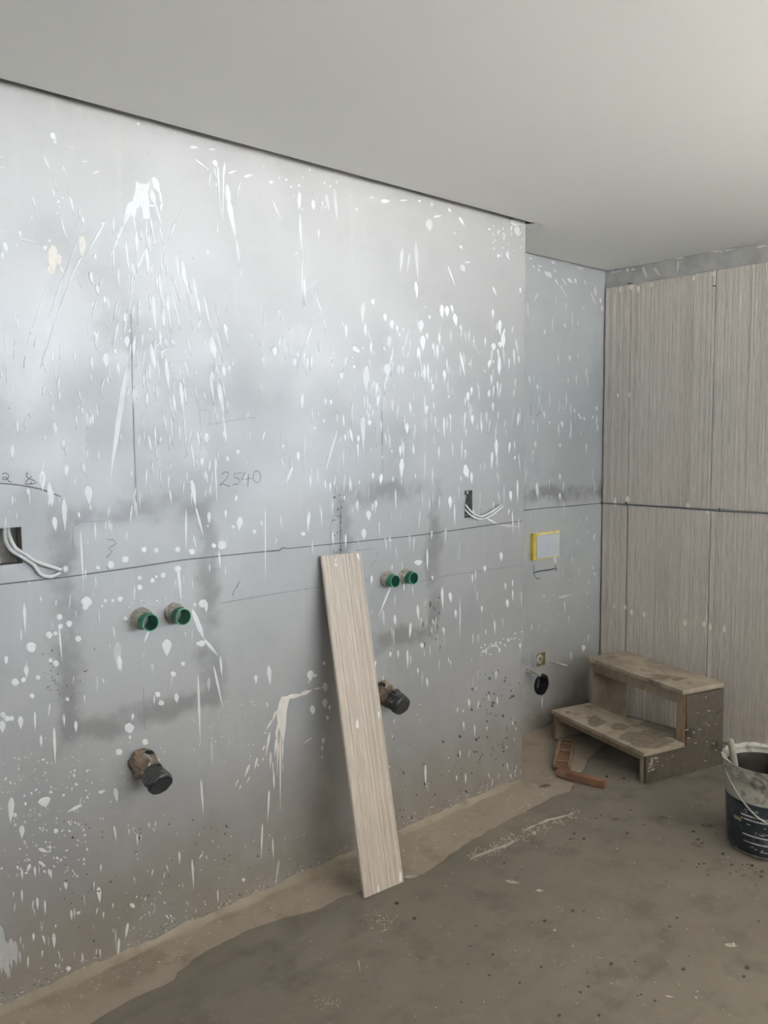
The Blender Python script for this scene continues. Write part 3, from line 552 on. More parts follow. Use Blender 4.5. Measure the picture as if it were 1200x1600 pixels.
K = Strokes(lambda x, y: hit(x, y, 1, 0.), (0, -1, 0))
LW = .0034
K.line([(-30,917),(0,913),(100,902),(200,888),(285,875),(400,863),(436,860),(442,856),(450,857),(500,852),(630,839),(688,832),(694,829),(700,830),(760,821),(816,814)], .0040)
K.line([(345,943),(370,938),(440,926),(500,917)], .0028, 1)
K.line([(640,912),(700,899),(760,891),(816,882)], .0022, 1)
K.line([(204,490),(207,600),(210,700),(213,787)], .0032, 1)
K.line([(596,640),(597,665),(597,695)], .0030)
K.line([(597,695),(598,740)], .0020, 1)
K.line([(224,1075),(226,1140)], .0022, 1)
K.line([(-8,755),(12,756),(30,758),(48,761),(62,764),(80,770),(95,776)], .0034)
for l in ([(925,165),(935,153),(950,155),(952,170),(935,190),(918,205),(915,210),(925,203),(940,207),(957,213)], [(1007,157),(978,160),(975,178),(990,178),(1000,190),(992,203),(970,206)], [(1021,155),(1014,168),(1006,184),(1050,180)], [(1037,160),(1032,214)],
          [(1070+16*math.cos(a*.55), 173+25*math.sin(a*.55)) for a in range(-3, 10)], [(445,435),(470,435),(485,452),(465,463),(450,472),(467,482),(455,498),(444,510)], [(1000,610),(985,630),(992,628),(975,648),(968,668)], [(443,545),(450,560)]):
    K.line(l, LW*.62, 0, 0, 680, 2.667)
for l in ([(18,222),(45,212),(70,225),(72,252),(45,272),(20,264),(25,248),(50,250),(75,283),(97,290)], [(232,208),(222,235),(245,262)], [(272,243),(245,262),(225,280),(212,305),(275,307)], [(250,263),(285,275),(312,296),(270,305),(262,288)]):
    K.line(l, LW*.7, 0, 0, 700, 5.45)
for l in ([(905,820),(910,850),(960,840),(1005,840),(1012,975)], [(912,850),(918,1000),(922,1190)], [(970,990),(1080,967),(1200,945),(1300,928),(1440,912)], [(990,955),(1000,975),(1010,955)]):
    K.line(l, LW*.55, 1, 160, 500, 6)
for l in ([(830,90),(800,190),(740,280)], [(735,405),(700,420),(670,442)], [(570,75),(660,68),(780,55)]): K.line(l, LW*.6, 1, 480, 850, 7.5)
K.line([(290,475),(290,300),(293,245),(310,232)], .0026, 0, 430, 700, 2.857)
K.line([(245,530),(246,350),(262,300)], .0022, 1, 430, 700, 2.857)
K.line([(300,385),(335,360),(445,358)], .0026, 1, 0, 680, 2.667)
K.line([(305,380),(303,470)], .0022, 1, 0, 680, 2.667)
K.build('pencil_marks', [M['pencil'], M['pencil2']], wl)

# ------------------------------------------------------------------ paint on the recessed wall
S = Strokes(lambda x, y: hit(x, y, 1, D), (0, -1, 0))
S.many(815, 390, 6.955, [(85,95,115,98,20),(125,170,135,200,16),(180,175,225,185,16),(185,205,195,245,18),(320,130,375,155,24),(250,230,290,310,24),(280,240,330,310,40),(345,225,390,240,12),(365,320,400,390,20),(420,390,500,520,12,.2),(440,310,495,400,14),(500,310,560,370,36),(575,310,600,380,26),(590,200,620,240,50,f),(600,195,680,205,14),(680,330,700,390,10),(800,400,790,490,14),(750,465,805,610,12),(815,440,800,510,12),(858,530,860,585,20),(872,610,874,675,20),(620,440,620,625,14,f),(372,515,373,625,7),(485,570,478,680,9),(180,460,140,560,12),(553,660,555,905,8),(335,735,338,900,8),(250,865,252,925,22),(470,800,475,850,20),(610,775,612,830,12),(525,1145,525,1220,28),(510,1220,515,1540,8,f),(505,1390,510,1460,12),(612,1130,614,1185,12),(415,1255,460,1460,10,f),(80,1370,95,1460,18),(170,1465,178,1530,26),(840,1040,842,1170,10,f),(690,1340,692,1400,6),(670,1400,672,1540,6,f),(755,1320,757,1450,6,f)])
S.many(780, 320, 2.857, [(150,960,152,980,10),(200,920,203,955,10),(280,965,283,995,14),(285,905,287,915,6),(335,910,340,930,8),(355,930,358,950,8),(362,945,365,960,8),(435,900,436,920,10),(435,940,436,985,8),(418,940,418,955,8),(225,965,226,980,8),(160,1055,163,1085,10),(270,1065,273,1085,10),(270,1200,272,1230,10),(168,1240,172,1310,14),(270,1285,272,1320,10),(320,960,320,1045,6),(378,945,382,965,8),(425,1470,427,1490,8),(250,1555,252,1600,10)])
S.many(800, 780, 2.857, [(365,165,368,185,10),(190,250,192,290,12),(360,300,361,315,10),(368,325,370,345,10),(235,455,236,510,6),(205,440,270,425,8),(140,430,145,440,8),(155,450,157,455,8),(340,480,341,486,7),(320,650,318,680,20),(263,680,265,725,8),(135,880,134,940,7),(210,515,212,520,6),(175,545,180,548,6)])
scatter(60, 822, 934, 470, 800, (6, 26), (.8, 2.2), tilt=.05, faint=.6)
scatter(45, 822, 934, 800, 1000, (3, 14), (.8, 2.2), tilt=.1, faint=.4)
S.build('paint_splatter', [M['paint'], M['cream'], M['wash'], M['speck']], wb)
K = Strokes(lambda x, y: hit(x, y, 1, D), (0, -1, 0))
K.line([(812,798),(850,794),(900,790),(940,786)], .0045)
K.line([(833,895),(845,892),(855,891),(870,888)], .010, 0); K.line([(834,883),(834,897),(838,904),(844,904)], .008, 1); K.line([(867,882),(869,893)], .012, 1)
K.line([(829,630),(829,650)], .004, 1); K.line([(838,650),(842,646),(846,643)], .004, 1)
K.build('pencil_marks', [M['pencil'], M['pencil2']], wb)

# drips and ticks on the ribbed tiles and the band above them
S = Strokes(lambda x, y: hit(x, y, 0, XR), (-1, 0, 0), .001)
S.many(780, 320, 2.857, [(530,840,530,862,10,.6),(582,835,580,862,12,.6),(540,365,538,390,12,.6),(590,355,588,385,16),(620,360,622,395,16),(678,345,679,370,10,.6),(868,315,868,340,14,.6),(955,300,957,320,14,.6),(518,1305,517,1350,14,.6),(572,1300,575,1330,24,.6),(842,1330,845,1355,16,.6),(930,1365,930,1385,10)], 1)
S.many(800, 780, 2.857, [(455,465,455,490,10,.6),(505,470,506,495,10,.6),(533,490,535,520,14,.6),(590,500,590,528,12,.6),(773,535,773,570,16,.65),(857,543,858,572,12,.65),(885,552,885,588,14,.65),(948,562,948,598,16,.65)], 1)
S.many(780, 320, 2.857, [(456,1325,460,1340,8),(565,1325,568,1348,7),(982,1352,984,1375,7),(952,362,972,363,6),(570,352,600,350,6)], 3)
S.build('paint_drips', [M['paint'], M['cream'], M['wash'], M['speck']], wr)
K = Strokes(lambda x, y: hit(x, y, 0, XR-.001), (-1, 0, 0)); K.line([(941,786.5),(1000,790),(1060,794),(1130,799),(1210,803)], .0045); K.build('pencil_marks', [M['pencil']], wr)
S = Strokes(lambda x, y: hit(x, y, 0, XR+.012), (-1, 0, 0))
S.many(780, 320, 2.857, [(500,302,560,290,10,f),(570,285,575,300,12),(640,275,660,330,14,f),(690,280,720,320,10,f),(780,240,830,235,8),(800,250,795,300,10,f),(940,210,1000,205,5),(1000,205,1060,195,5),(1150,190,1200,180,6),(990,207,995,210,8),(500,300,515,298,10),(590,290,610,286,8)])
S.build('paint_splatter', [M['paint'], M['cream'], M['wash']], wr)

# ------------------------------------------------------------------ socket chases and cables
def backbox(name, hole, depth, label):
    x0, x1, z0, z1 = hole; root = empty(name, ((x0+x1)/2, 0, z0)); V = []; F = []
    e = .0008; x0 -= e; x1 += e; z0 -= e; z1 += e
    add_boxhole(V, F, x0, x1, z0, z1, .0002, depth); F.append((4, 5, 6, 7))
    V = [(v[0]-root.location.x, v[1], v[2]-root.location.z) for v in V]
    obj('box_shell', V, F, M['boxm'], root)
    for zz in (.008, z1-z0-.010):
        obj('screw_lug', *tube([(0, .004, zz), (0, .018, zz)], .006, 10), M['pin'], root)
    tag(root, label, 'socket box', 'recessed socket boxes'); return root
backbox('socket_box', H1, .05, 'narrow recessed metal socket box near the wall corner')
backbox('socket_box', H2, .05, 'square recessed metal socket box at the left picture edge')
def cable(pts, r, label, group):
    V, F = tube(smoothpath(pts, 7), r, 8); o = obj('electric_cable', V, F, M['cable'], smooth=True)
    tag(o, label, 'cable', group); return o
def W(x, y, out): return hit(x, y, 1, -out)
cable([W(728, 772, -.045), W(725, 785, -.02), W(729, 791, .012), W(738, 801, .02), W(750, 807, .018), W(762, 803, .016), W(775, 795, .018), W(784, 788, .02)], .0045, 'upper white cable curling out of the narrow socket box', 'cables from the narrow socket box')
cable([W(725, 782, -.045), W(724, 792, -.01), W(731, 801, .012), W(740, 808, .014), W(751, 811, .010), W(764, 807, .008), W(776, 799, .008), W(786, 791, .008)], .0045, 'lower white cable curling out of the narrow socket box', 'cables from the narrow socket box')
cable([W(12, 824, -.03), W(15, 838, -.012), W(24, 856, .012), W(40, 866, .02), W(54, 876, .016), W(72, 883, .010), W(98, 891, .009)], .0055, 'upper white cable from the square socket box ending in a taped tip', 'cables from the square socket box')
cable([W(7, 825, -.03), W(9, 845, -.012), W(18, 860, .010), W(34, 870, .014), W(52, 882, .012), W(64, 897, .009), W(80, 901, .007), W(97, 894, .006)], .0055, 'lower sagging white cable from the square socket box', 'cables from the square socket box')
q = W(100, 890, .010); o = obj('cable_end_cap', *tube([q+Vector((-.008, .002, .001)), q, q+Vector((.010, -.004, -.001))], [.007, .0115, .010], 14), M['cable']); tag(o, 'round white tape knot at the end of the left cables', 'cable cap')

# ------------------------------------------------------------------ green pipe stubs
def pipe_stub(x, L, R, seed, label):
    root = empty('pipe_stub', (x, 0, 1.03)); r = random.Random(seed); n = 28; V = []; F = []
    prof = [(R, .02), (R, -L), (R*.9, -L), (R*.88, .045)]
    for rr, y in prof:
        for k in range(n):
            a = 2*math.pi*k/n; V.append((rr*math.cos(a), y, rr*math.sin(a)))
    mi = []
    for i in range(3):
        for k in range(n): F.append((i*n+k, i*n+(k+1) % n, (i+1)*n+(k+1) % n, (i+1)*n+k)); mi.append((0, 2, 1)[i])
    F.append(tuple(3*n+k for k in range(n))); mi.append(1)
    obj('pipe', V, F, [M['green'], M['greenin'], M['greenrim']], root, smooth=False, mi=mi)
    V = []; F = []; m = 9
    for i in range(m):
        q = i/(m-1)
        for k in range(n):
            a = 2*math.pi*k/n; nz = mnoise.noise(Vector((math.cos(a)*2.2+seed, math.sin(a)*2.2, q*3)))
            up = .5+.5*math.sin(a); ext = L*(.42+.30*up)
            rr = R+.0015+max(-.0012, .006*(1-q)*(.6+up)+.005*nz*(1-q*.6)); V.append((rr*math.cos(a), .004-ext*q, rr*math.sin(a)))
    for i in range(m-1):
        for k in range(n): F.append((i*n+k, i*n+(k+1) % n, (i+1)*n+(k+1) % n, (i+1)*n+k))
    obj('mortar_collar', V, F, M['mortar'], root)
    tag(root, label, 'pipe', 'green pipe stubs in the splashed wall'); return root
pipe_stub(-1.832, .066, .0262, 1, 'leftmost of the four open green pipe stubs, caked in mortar')
pipe_stub(-1.722, .060, .0262, 2, 'second green pipe stub from the left, beside the leftmost one')
pipe_stub(-.832, .052, .0246, 3, 'green pipe stub just right of the leaning board, third from left')
pipe_stub(-.735, .052, .0246, 4, 'rightmost of the four open green pipe stubs')

# ------------------------------------------------------------------ wrapped waste pipes
def waste(x, z, L, drop, R, seed, label, side=.01):
    root = empty('waste_pipe', (x, 0, z)); n = 26
    ax = Vector((side, -L, -drop)); d = ax.normalized(); a_ = d.cross(Vector((0, 0, 1))).normalized(); b_ = a_.cross(d)
    def shell(t0, t1, rad, amp, m, close, sq=0):
        V = []; F = []
        for i in range(m):
            q = i/(m-1); t_ = t0+(t1-t0)*q; cc = d*(ax.length*t_)
            for k in range(n):
                an = 2*math.pi*k/n; nz = mnoise.noise(Vector((math.cos(an)*2.3+seed*5, math.sin(an)*2.3, t_*7)))+.6*mnoise.noise(Vector((math.cos(an)*6, math.sin(an)*6+seed, t_*16)))
                rr = rad(q)*(1+amp*nz); V.append(cc+a_*(rr*math.cos(an))+b_*(rr*math.sin(an)*(1-sq*q)))
        for i in range(m-1):
            for k in range(n): F.append((i*n+k, i*n+(k+1) % n, (i+1)*n+(k+1) % n, (i+1)*n+k))
        if close: F.append(tuple((m-1)*n+k for k in range(n)))
        return V, F
    obj('pipe', *shell(-.15, .75, lambda q: R*.93, .05, 8, True), M['pvc'], root, smooth=True)
    obj('mortar_crust', *shell(-.05, .5, lambda q: R*(1.22-.25*q), .22, 11, False), M['pvc'], root)
    obj('plastic_cap', *shell(.52, 1.0, lambda q: R*(1.0+.14*math.sin(min(1, q*1.2)*math.pi*.6))*(1 if q < .97 else .9), .11, 12, True, .12), M['black'], root)
    r = random.Random(seed)
    for i in range(5):     # torn wrapping folds on top
        t_ = .12+.13*i; p = d*(ax.length*t_)+b_*R*1.05+a_*r.uniform(-.5, .5)*R; w_ = R*r.uniform(.25, .5)
        e1 = a_*w_*r.uniform(.6, 1.2)+d*w_*r.uniform(-.8, .8); e2 = b_*w_*r.uniform(.5, 1.1)+d*w_*r.uniform(-.4, .4); th = d*.004+a_*.003
        q8 = [p-e1, p+e1, p+e1*.6+e2, p-e1*.5+e2*.8]; V = q8+[v+th for v in q8]
        obj('wrapping_fold', V, [(0, 1, 2, 3), (7, 6, 5, 4), (0, 4, 5, 1), (1, 5, 6, 2), (2, 6, 7, 3), (3, 7, 4, 0)], M['mortar' if i % 2 else 'black'], root)
    tag(root, label, 'drain pipe', 'wrapped waste pipes'); return root
waste(-1.848, .590, .115, .042, .034, 1, 'waste pipe stub with black plastic cap, low on the left of the wall')
waste(-.868, .596, .120, .030, .036, 2, 'waste pipe stub with black plastic cap, right behind the leaning board')

# ------------------------------------------------------------------ fittings in the recess
root = empty('cistern_plate', (.585, D, .933)); x0, x1, z1 = -.118, .106, .142; dp = .022
def frm(px): return px
for nm, lo, hi, m in (('frame_side', (x0, -dp, 0), (x0+.022, -.0005, z1), 'yellow'), ('frame_top', (x0+.022, -dp, z1-.015), (x1, -.0005, z1), 'paleyel'),
                      ('frame_side', (x1-.012, -dp, 0), (x1, -.0005, z1-.015), 'paleyel'), ('frame_bottom', (x0+.022, -dp, 0), (x1-.012, -.0005, .008), 'paleyel'),
                      ('cover', (x0+.022, -dp-.004, .008), (x1-.012, -.004, z1-.015), 'whitepl')):
    bobj(nm, boxbm(lo, hi, .0015), M[m], root)
tag(root, 'yellow framed white cistern inspection cover on the recess wall', 'access panel')
root = empty('drain_socket', (.565, D, .252)); n = 32
prof = [(.0575, -.0003), (.0575, -.010), (.046, -.012), (.044, .0), (.042, .12)]
V, F = [], []
for rr, y in prof:
    for k in range(n):
        a = 2*math.pi*k/n; w_ = rr*(1+.03*mnoise.noise(Vector((math.cos(a)*4, math.sin(a)*4, y*40)))); V.append((w_*math.cos(a), y, w_*math.sin(a)))
for i in range(len(prof)-1):
    for k in range(n): F.append((i*n+k, i*n+(k+1) % n, (i+1)*n+(k+1) % n, (i+1)*n+k))
F.append(tuple((len(prof)-1)*n+k for k in range(n))); obj('rubber_ring', V, F, M['rubber'], root)
V, F = [], []
for rr, y in ((.036, .1), (.036, .035), (.033, .035), (.033, .1)):
    for k in range(n): a = 2*math.pi*k/n; V.append((rr*math.cos(a), y, rr*math.sin(a)-.004))
for i in range(3):
    for k in range(n): F.append((i*n+k, i*n+(k+1) % n, (i+1)*n+(k+1) % n, (i+1)*n+k))
obj('inner_pipe', V, F, M['boxm'], root)
tag(root, 'round black drain socket low in the recess wall', 'drain')
root = empty('water_fitting', ((HB[0]+HB[1])/2, D, HB[2])); cx = (HB[1]-HB[0])/2+.0008; hz = HB[3]-HB[2]+.0008
V, F = [], []; add_boxhole(V, F, -cx, cx, -.0008, hz, .0002, .03); F.append((4, 5, 6, 7)); obj('recess_box', V, F, M['brass'], root)
V, F = [], []; zc = hz/2; n = 24
for rr, y in ((.025, .029), (.025, .004), (.014, .002), (.013, .028)):
    for k in range(n): a = 2*math.pi*k/n; V.append((-.006+rr*math.cos(a), y, zc+rr*math.sin(a)))
for i in range(3):
    for k in range(n): F.append((i*n+k, i*n+(k+1) % n, (i+1)*n+(k+1) % n, (i+1)*n+k))
obj('threaded_ring', V, F, M['pin'], root)
tag(root, 'brass water inlet fitting above the black drain socket', 'water fitting')
def pin(x, z, L, r, label):
    root = empty('mounting_stud', (x, D, z))
    obj('sleeve', *tube([(0, .004, 0), (0, -L*.5, -.001), (0, -L, -.004)], r, 12), M['pin'], root, smooth=False)
    obj('tip', *tube([(0, -L, -.004), (0, -L-.004, -.004)], r*.8, 12), M['mortar'], root)
    tag(root, label, 'stud', 'toilet mounting studs')
pin(.445, .352, .085, .0095, 'left mounting stud poking out above the drain socket')
pin(.652, .358, .105, .0085, 'right mounting stud poking out beside the brass fitting')

# ------------------------------------------------------------------ leaning offcut of ribbed tile
bl, br_, tl = hit(570, 1405, 2, 0), hit(631, 1378, 2, 0), hit(502, 870, 1, -.016)
ex = (br_-bl); ex.z = 0; wd = ex.length; ex.normalize()
ez = (tl-bl); ez = (ez-ex*ez.dot(ex)); hgt = ez.length; ez.normalize(); ey = ez.cross(ex)
shear = (tl-bl).dot(ex)
off = bpy.data.objects.new('tile_offcut', tilemesh('tile_offcut', wd, hgt, .011, 11, 'offcut', .0052, .0013)); C.objects.link(off)
# keep the sideways lean of the plank by turning it in its own plane
ang = math.atan2(shear, hgt); ex2 = ex*math.cos(ang)-ez*math.sin(ang); ez2 = ez*math.cos(ang)+ex*math.sin(ang)
off.matrix_world = Matrix(((ex2.x, ey.x, ez2.x, bl.x), (ex2.y, ey.y, ez2.y, bl.y), (ex2.z, ey.z, ez2.z, bl.z+.001+max(0, wd*math.sin(ang))), (0, 0, 0, 1)))
tag(off, 'long beige ribbed tile strip leaning against the splashed wall', 'tile')
inv = off.matrix_world.inverted(); p0 = off.matrix_world.translation.copy()
S = Strokes(lambda x, y: inv @ hitp(x, y, p0, ey), (0, -1, 0), .0006)
S.many(480, 850, 7.5, [(335,165,330,220,14,.5,c),(330,225,345,270,26),(590,110,610,200,24)])
S.many(530, 1250, 7.5, [(455,990,460,1090,26,.8),(715,830,720,960,30,.8)])
S.many(430, 700, 2.857, [(462,1175,464,1210,8),(365,1210,366,1255,14,.8)])
S.build('paint_drips', [M['paint'], M['cream'], M['wash'], M['speck']], off)

# ------------------------------------------------------------------ two-step stool in the corner
sa = .263; st = empty('step_stool', (.348, -.429, 0), -sa)
tag(st, 'rough two-step plywood stool smeared with cement, standing in the corner', 'step stool')
# local x = depth, local y = length
L_, U1, UB, Z1, Z2 = .66, .236, .487, .147, .402
def B(name, lo, hi, m, bev=.002, parent=st): return bobj(name, boxbm(lo, hi, bev), M[m], parent)
def side(name, y0, y1, m):
    ol = [(0, .0005), (UB, .0005), (UB, Z2-.022), (U1+.004, Z2-.022), (U1+.004, Z1-.016), (0, Z1-.016)]
    return bobj(name, prismbm(ol, y0, y1, 'y', .002), M[m], st)
side('side_panel', .020, .040, 'ply'); side('side_panel', L_-.022, L_, 'ply')
ol = [(.004, .001), (UB+.004, .001), (UB+.004, Z2-.030), (U1+.010, Z2-.030), (U1+.010, Z1-.012), (.004, Z1-.012)]
cl = bobj('cladding_board', prismbm(ol, .001, .019, 'y', .002), M['osb'], st); tag(cl, 'dark cement-smeared outer board')
B('tread', (-.012, .0, Z1-.016), (U1+.004, L_+.004, Z1+.004), 'tread')
B('tread', (U1-.012, .004, Z2-.022), (UB+.006, L_+.006, Z2), 'tread')
B('apron', (U1+.004, .041, Z2-.075), (U1+.020, L_-.023, Z2-.0225), 'ply')
B('apron', (.004, .041, Z1-.045), (.020, L_-.023, Z1-.0165), 'ply')
B('post', (U1+.005, .0405, Z1+.0045), (U1+.030, .058, Z2-.076), 'ply')
B('edge_strip', (U1+.0045, .006, Z1+.005), (U1+.0095, .0185, Z2-.031), 'plyedge', .001)
bpy.context.view_layer.update(); sti = st.matrix_world.inverted()
for zz, lst, tr_ in ((Z1+.004, [(918,1128,948,1128,16),(925,1120,938,1124,9),(955,1135,985,1136,12),(968,1152,1020,1150,16),(985,1160,1055,1158,20),(1000,1146,1050,1150,14),(1015,1166,1045,1163,9),(884,1112,892,1114,4)], 0), (Z2, [(1050,1062,1073,1059,6),(1000,1046,1010,1048,3)], 1)):
    ss = Strokes(lambda x, y, zz=zz: sti @ hit(x, y, 2, zz), (0, 0, 1), .0003)
    ss.many(0, 0, 1, lst); tr_o = [o for o in st.children if o.name.startswith('tread')][tr_]; ss.build('damp_stains', [M['treadstain']], tr_o)
# pale paint patch on the cladding foot
V = []; rr = random.Random(4)
sm = Strokes(lambda x, y: Vector((x, .001, y)), (0, -1, 0), .0006)
for i in range(26):
    x, z = .012+rr.random()*.055, .055+rr.random()*.065; sm.stroke(x, z, x+rr.uniform(.004, .02), z+rr.uniform(-.002, .002), rr.uniform(.003, .009), .5)
for i in range(60):
    x, z = rr.uniform(.02, UB-.02), rr.uniform(.02, Z2-.05)
    if x < U1 and z > Z1-.03: continue
    sm.stroke(x, z, x+rr.uniform(.002, .02), z+rr.uniform(-.008, .008), rr.uniform(.002, .006), .5, rr.choice((1, 1, 2)))
sm.build('cement_smears', [M['pale'], M['mortar'], M['crumb']], cl)

# ------------------------------------------------------------------ reddish timber offcuts on the floor by the stool
p1, p2 = hit(869, 1214, 2, 0), hit(944, 1234, 2, 0)
dv = (p2-p1); a = math.atan2(dv.y, dv.x)
o = empty('timber_offcut', (p1.x, p1.y, .0005), a); Lb = dv.length
bobj('block', boxbm((.0, .0, 0), (Lb, .030, .037), .003), M['redwood'], o)
bobj('pale_end', boxbm((-.001, -.0015, .010), (Lb*.22, .0, .034), .0005), M['redpale'], o)
tag(o, 'short reddish timber block lying on the floor before the step stool', 'timber')
q1, q2 = hit(877, 1203, 2, .02), hit(886, 1156, 2, .02)
dv = q2-q1; dv.z = 0; a = math.atan2(dv.y, dv.x)
o = empty('timber_offcut', (q1.x, q1.y, .0005), a); Lb = dv.length
bobj('plank', boxbm((0.035, -.040, 0), (Lb, .040, .016), .002), M['redwood'], o)
bobj('edge_lath', boxbm((0.035, .028, .0165), (Lb, .040, .030), .002), M['redpale'], o); bobj('edge_lath', boxbm((0.035, -.040, .0165), (Lb, -.028, .030), .002), M['redpale'], o)
for q in (.10, .24, .33):
    if q < Lb-.03: bobj('cross_lath', boxbm((q, -.0275, .0165), (q+.02, .0275, .022), .001), M['redpale'], o)
tag(o, 'reddish timber channel running back along the floor under the step stool', 'timber')
q1 = hit(852, 1229, 2, .0); o = obj('wood_chip', [q1+Vector(v) for v in ((-.03, .01, 0), (.0, -.006, 0), (.028, -.012, 0), (.004, .008, 0), (-.028, .01, .006), (.0, -.004, .009), (.026, -.011, .005), (.004, .006, .008))], [(0, 1, 2, 3)[::-1], (4, 5, 6, 7), (0, 1, 5, 4), (1, 2, 6, 5), (2, 3, 7, 6), (3, 0, 4, 7)], M['crumb'])
tag(o, 'small dark splinter on the floor at the wall corner foot', 'wood chip')

# ------------------------------------------------------------------ mortar bucket
BC = (.19, -1.03); bk = empty('bucket', (*BC, 0)); tag(bk, 'mortar-caked plastic bucket with a dark printed label at the right edge', 'bucket')
BH = .338
def R(z): return .132+(.154-.132)*z/BH
V, F = lathe([(.0, .0006), (.122, .0006), (.130, .004), (R(.02), .02)]+[(R(z), z) for z in (.08, .14, .20, .26)]+[(R(.285), .285), (R(.287)+.004, .288), (R(.30)+.004, .30), (R(.302), .304), (R(.325), .325), (R(.33)+.004, .330), (R(BH)+.004, BH), (R(BH)-.003, BH), (R(.30)-.004, .30)], 64)
obj('body', V, F, M['bucket'], bk, smooth=True)
V, F = lathe([(R(.31)-.0042, .31), (R(.2)-.004, .2), (R(.12)-.004, .12), (.0, .115)], 64); obj('inside', V, F, M['bucketin'], bk, smooth=True)
V, F = lathe([(R(.012)+.0008, .012), (R(.012)+.0016, .013), (R(.10)+.0016, .10), (R(.205)+.0016, .205), (R(.208)+.0006, .208)], 64); lb = obj('label_wrap', V, F, M['label'], bk, smooth=True)
def band(a0, a1, z0, z1, m='print', parent=lb, off_=.0026, wav=0):
    n = max(2, int((a1-a0)/.06)); V = []; F = []
    for i in range(n+1):
        a = a0+(a1-a0)*i/n
        for z in (z0, z1): V.append(((R(z)+off_)*math.cos(a), (R(z)+off_)*math.sin(a), z))
    for i in range(n): F.append((2*i, 2*i+2, 2*i+3, 2*i+1))
    o = obj('printed_line', V, F, M[m], parent); return o
ac = math.atan2(CAM[1]-BC[1], CAM[0]-BC[0])          # side facing the room
for a0, a1, z0, z1 in ((-.62, .22, .158, .164), (-.62, .22, .143, .149), (-.58, .22, .083, .088), (-.55, .22, .056, .061), (-.10, .18, .030, .033), (-.52, -.2, .182, .185), (-.2, -.19, .178, .192), (.26, .9, .150, .155), (.26, .9, .120, .124), (.26, .9, .070, .076), (.26, .9, .050, .054), (.26, .9, .022, .026)):
    band(ac+a0, ac+a1, z0, z1)
rr = random.Random(8)
for i in range(26):      # rows of fine print, worn
    a0 = rr.uniform(-.55, .8); z0 = rr.choice((.036, .042, .048, .068, .074, .096, .102, .108, .114, .126, .132, .171, .190, .196)); band(ac+a0, ac+a0+rr.uniform(.03, .12), z0, z0+.0028)
band(ac-.86, ac-.62, .128, .142, 'brass')
# crust of mortar on the rim
V, F = [], []; n = 90; m = 8
for i in range(m):
    q = i/(m-1)
    for k in range(n):
        a = 2*math.pi*k/n; ln = .045+.035*mnoise.noise(Vector((math.cos(a)*3, math.sin(a)*3, 2))); z = BH+.006-q*ln
        nz = mnoise.noise(Vector((math.cos(a)*9, math.sin(a)*9, z*60))); rr_ = R(z)+.005+.007*nz*(1-q*.5)+.004*(1-q)
        V.append((rr_*math.cos(a), rr_*math.sin(a), z+.004*nz))
for k in range(n):
    a = 2*math.pi*k/n; V.append(((R(BH)-.010)*math.cos(a), (R(BH)-.010)*math.sin(a), BH-.004))
for i in range(m-1):
    for k in range(n): F.append((i*n+k, (i+1)*n+k, (i+1)*n+(k+1) % n, i*n+(k+1) % n))
for k in range(n): F.append((m*n+k, k, (k+1) % n, m*n+(k+1) % n))
obj('mortar_crust', V, F, M['bucket'], bk)
# wire bail hanging down the front
pts = []
for i in range(25):
    q = i/24; a = ac-1.15+2.9*q; sag = math.sin(q*math.pi); z = .300-.155*sag**1.2
    pts.append(((R(z)+.008)*math.cos(a), (R(z)+.008)*math.sin(a), z))
obj('bail', *tube(pts, .0028, 8), M['wire'], bk, smooth=True)
for a in (ac-1.15, ac+1.75): obj('bail_lug', *tube([((R(.3))*math.cos(a), (R(.3))*math.sin(a), .3), ((R(.3)+.014)*math.cos(a), (R(.3)+.014)*math.sin(a), .3)], .012, 12), M['bucket'], bk)
# wooden handle standing in the bucket
hp = hit(1144, 1156, 0, BC[0]+.02)
h0 = hitp(1147, 1190, (BC[0]-.03, BC[1]+.10, .3), fw); h1 = hitp(1142, 1158, (BC[0]-.03, BC[1]+.10, .3), fw); hd = (h1-h0).normalized()
o = empty('tool_handle', h0)
obj('grip', *tube([hd*-.16, hd*-.05, hd*0, hd*((h1-h0).length*.8), hd*((h1-h0).length+.004), hd*((h1-h0).length+.010)], [.010, .012, .0135, .0125, .011, .006], 14), M['stick'], o, smooth=True)
tag(o, 'short pale wooden tool handle sticking up out of the bucket', 'tool handle')

# ------------------------------------------------------------------ smears and crumbs on the floor
S = Strokes(lambda x, y: hit(x, y, 2, 0.), (0, 0, 1), .0004)
S.many(0, 0, 1, [(735,1341,765,1330,4),(752,1335,790,1320,4.5),(778,1326,812,1311,5),(818,1298,842,1287,3.5),(842,1287,868,1277,4),(860,1281,900,1270,3),(832,1300,838,1304,6),(790,1376,812,1380,5),(838,1391,850,1392,4),(1133,1476,1152,1478,6),(1145,1473,1148,1480,5),(632,1371,650,1368,4),(866,1452,868,1455,4),(1040,1556,1052,1558,3),(1086,1558,1090,1559,3),(560,1500,563,1520,2),(640,1372,655,1368,3)], 0)
for i in range(70):
    x = 595+rnd.gauss(0, 12); y = 1438+rnd.gauss(0, 9); S.stroke(x, y, x+rnd.uniform(.5, 2), y+.4, rnd.uniform(.8, 2), .5)
for i in range(45):
    x = 515+rnd.gauss(0, 14); y = 1565+rnd.gauss(0, 7); S.stroke(x, y, x+rnd.uniform(.5, 2), y+.4, rnd.uniform(.7, 1.6), .5)
for i in range(220):
    q = rnd.random(); x = 730+175*q+rnd.gauss(0, 5); y = 1340-70*q+rnd.gauss(0, 5); S.stroke(x, y, x+rnd.uniform(.5, 4), y-rnd.uniform(0, 1), rnd.uniform(.6, 2), .5)
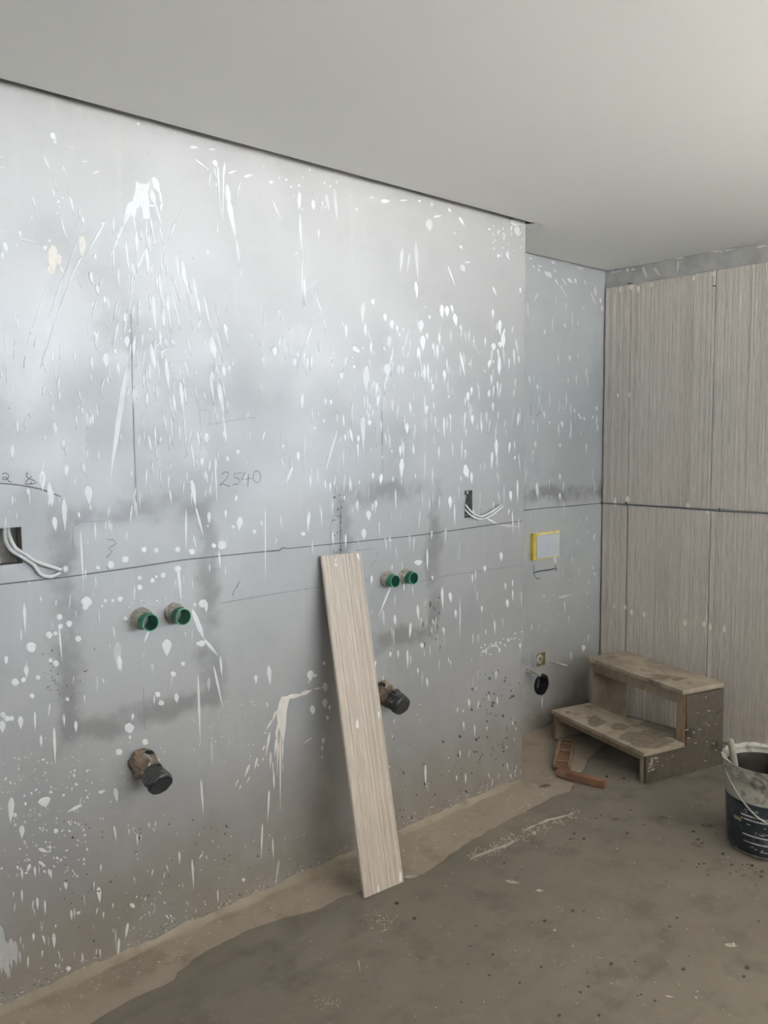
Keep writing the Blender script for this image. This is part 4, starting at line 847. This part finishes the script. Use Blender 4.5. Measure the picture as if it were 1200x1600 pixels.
for i in range(140):
    x = rnd.uniform(480, 1200); y = rnd.uniform(1260, 1600); S.stroke(x, y, x+rnd.uniform(.5, 3), y+rnd.uniform(-1, 1), rnd.uniform(.6, 1.8), .5)
S.many(0, 0, 1, [(1025,1277,1045,1278,7),(1095,1289,1118,1292,8),(955,1281,970,1279,5),(1080,1318,1092,1321,6),(1035,1452,1046,1455,5),(1085,1320,1100,1324,5),(890,1310,900,1311,3)], 1)
S.build('mortar_smears', [M['pale'], M['stain']], fl)
S = Strokes(lambda x, y: hit(x, y, 2, -.006), (0, 0, 1), .0004)
for i in range(150):
    x = rnd.uniform(20, 860); q = (x-0)/860; yb = 1585-.44*x; y = yb+rnd.uniform(4, 38+10*rnd.random())
    S.stroke(x, y, x+rnd.uniform(.5, 6), y-rnd.uniform(0, 2), rnd.uniform(.8, 3), .5)
S.build('mortar_smears', [M['pale']], fl)
V, F = [], []
spots = [(1110,1291),(1120,1303),(1143,1352),(1190,1362),(1168,1351),(912,1311),(978,1309),(980,1303),(647,1436),(985,1266),(948,1213),(1090,1312),(1097,1318),(1185,1440),(1168,1513),(1068,1515),(955,1507),(788,1349),(770,1492),(948,1214),(1000,1219),(975,1217),(895,1424),(912,1424),(1100,1350),(1083,1300),(620,1412),(1130,1335),(1175,1353)]
spots += [(rnd.uniform(700, 1195), rnd.uniform(1250, 1590)) for _ in range(34)]
spots += [(rnd.uniform(1085, 1195), rnd.uniform(1345, 1372)) for _ in range(14)]
for (x, y) in spots:
    p = hit(x, y, 2, 0); s_ = rnd.uniform(.002, .0045) if len(V) > 29*8 else rnd.uniform(.003, .0065); b = len(V)
    for k in range(8):
        V.append((p.x+s_*(1 if k & 1 else -1)*rnd.uniform(.5, 1.1), p.y+s_*(1 if k & 2 else -1)*rnd.uniform(.5, 1.1), (s_*rnd.uniform(.6, 1.1) if k & 4 else .0003)))
    for q in ((0, 2, 3, 1), (4, 5, 7, 6), (0, 1, 5, 4), (2, 6, 7, 3), (0, 4, 6, 2), (1, 3, 7, 5)): F.append(tuple(b+k for k in q))
o = obj('floor_debris', V, F, M['crumb']); tag(o, 'dark mortar crumbs scattered over the screed floor', 'debris', kind='stuff')
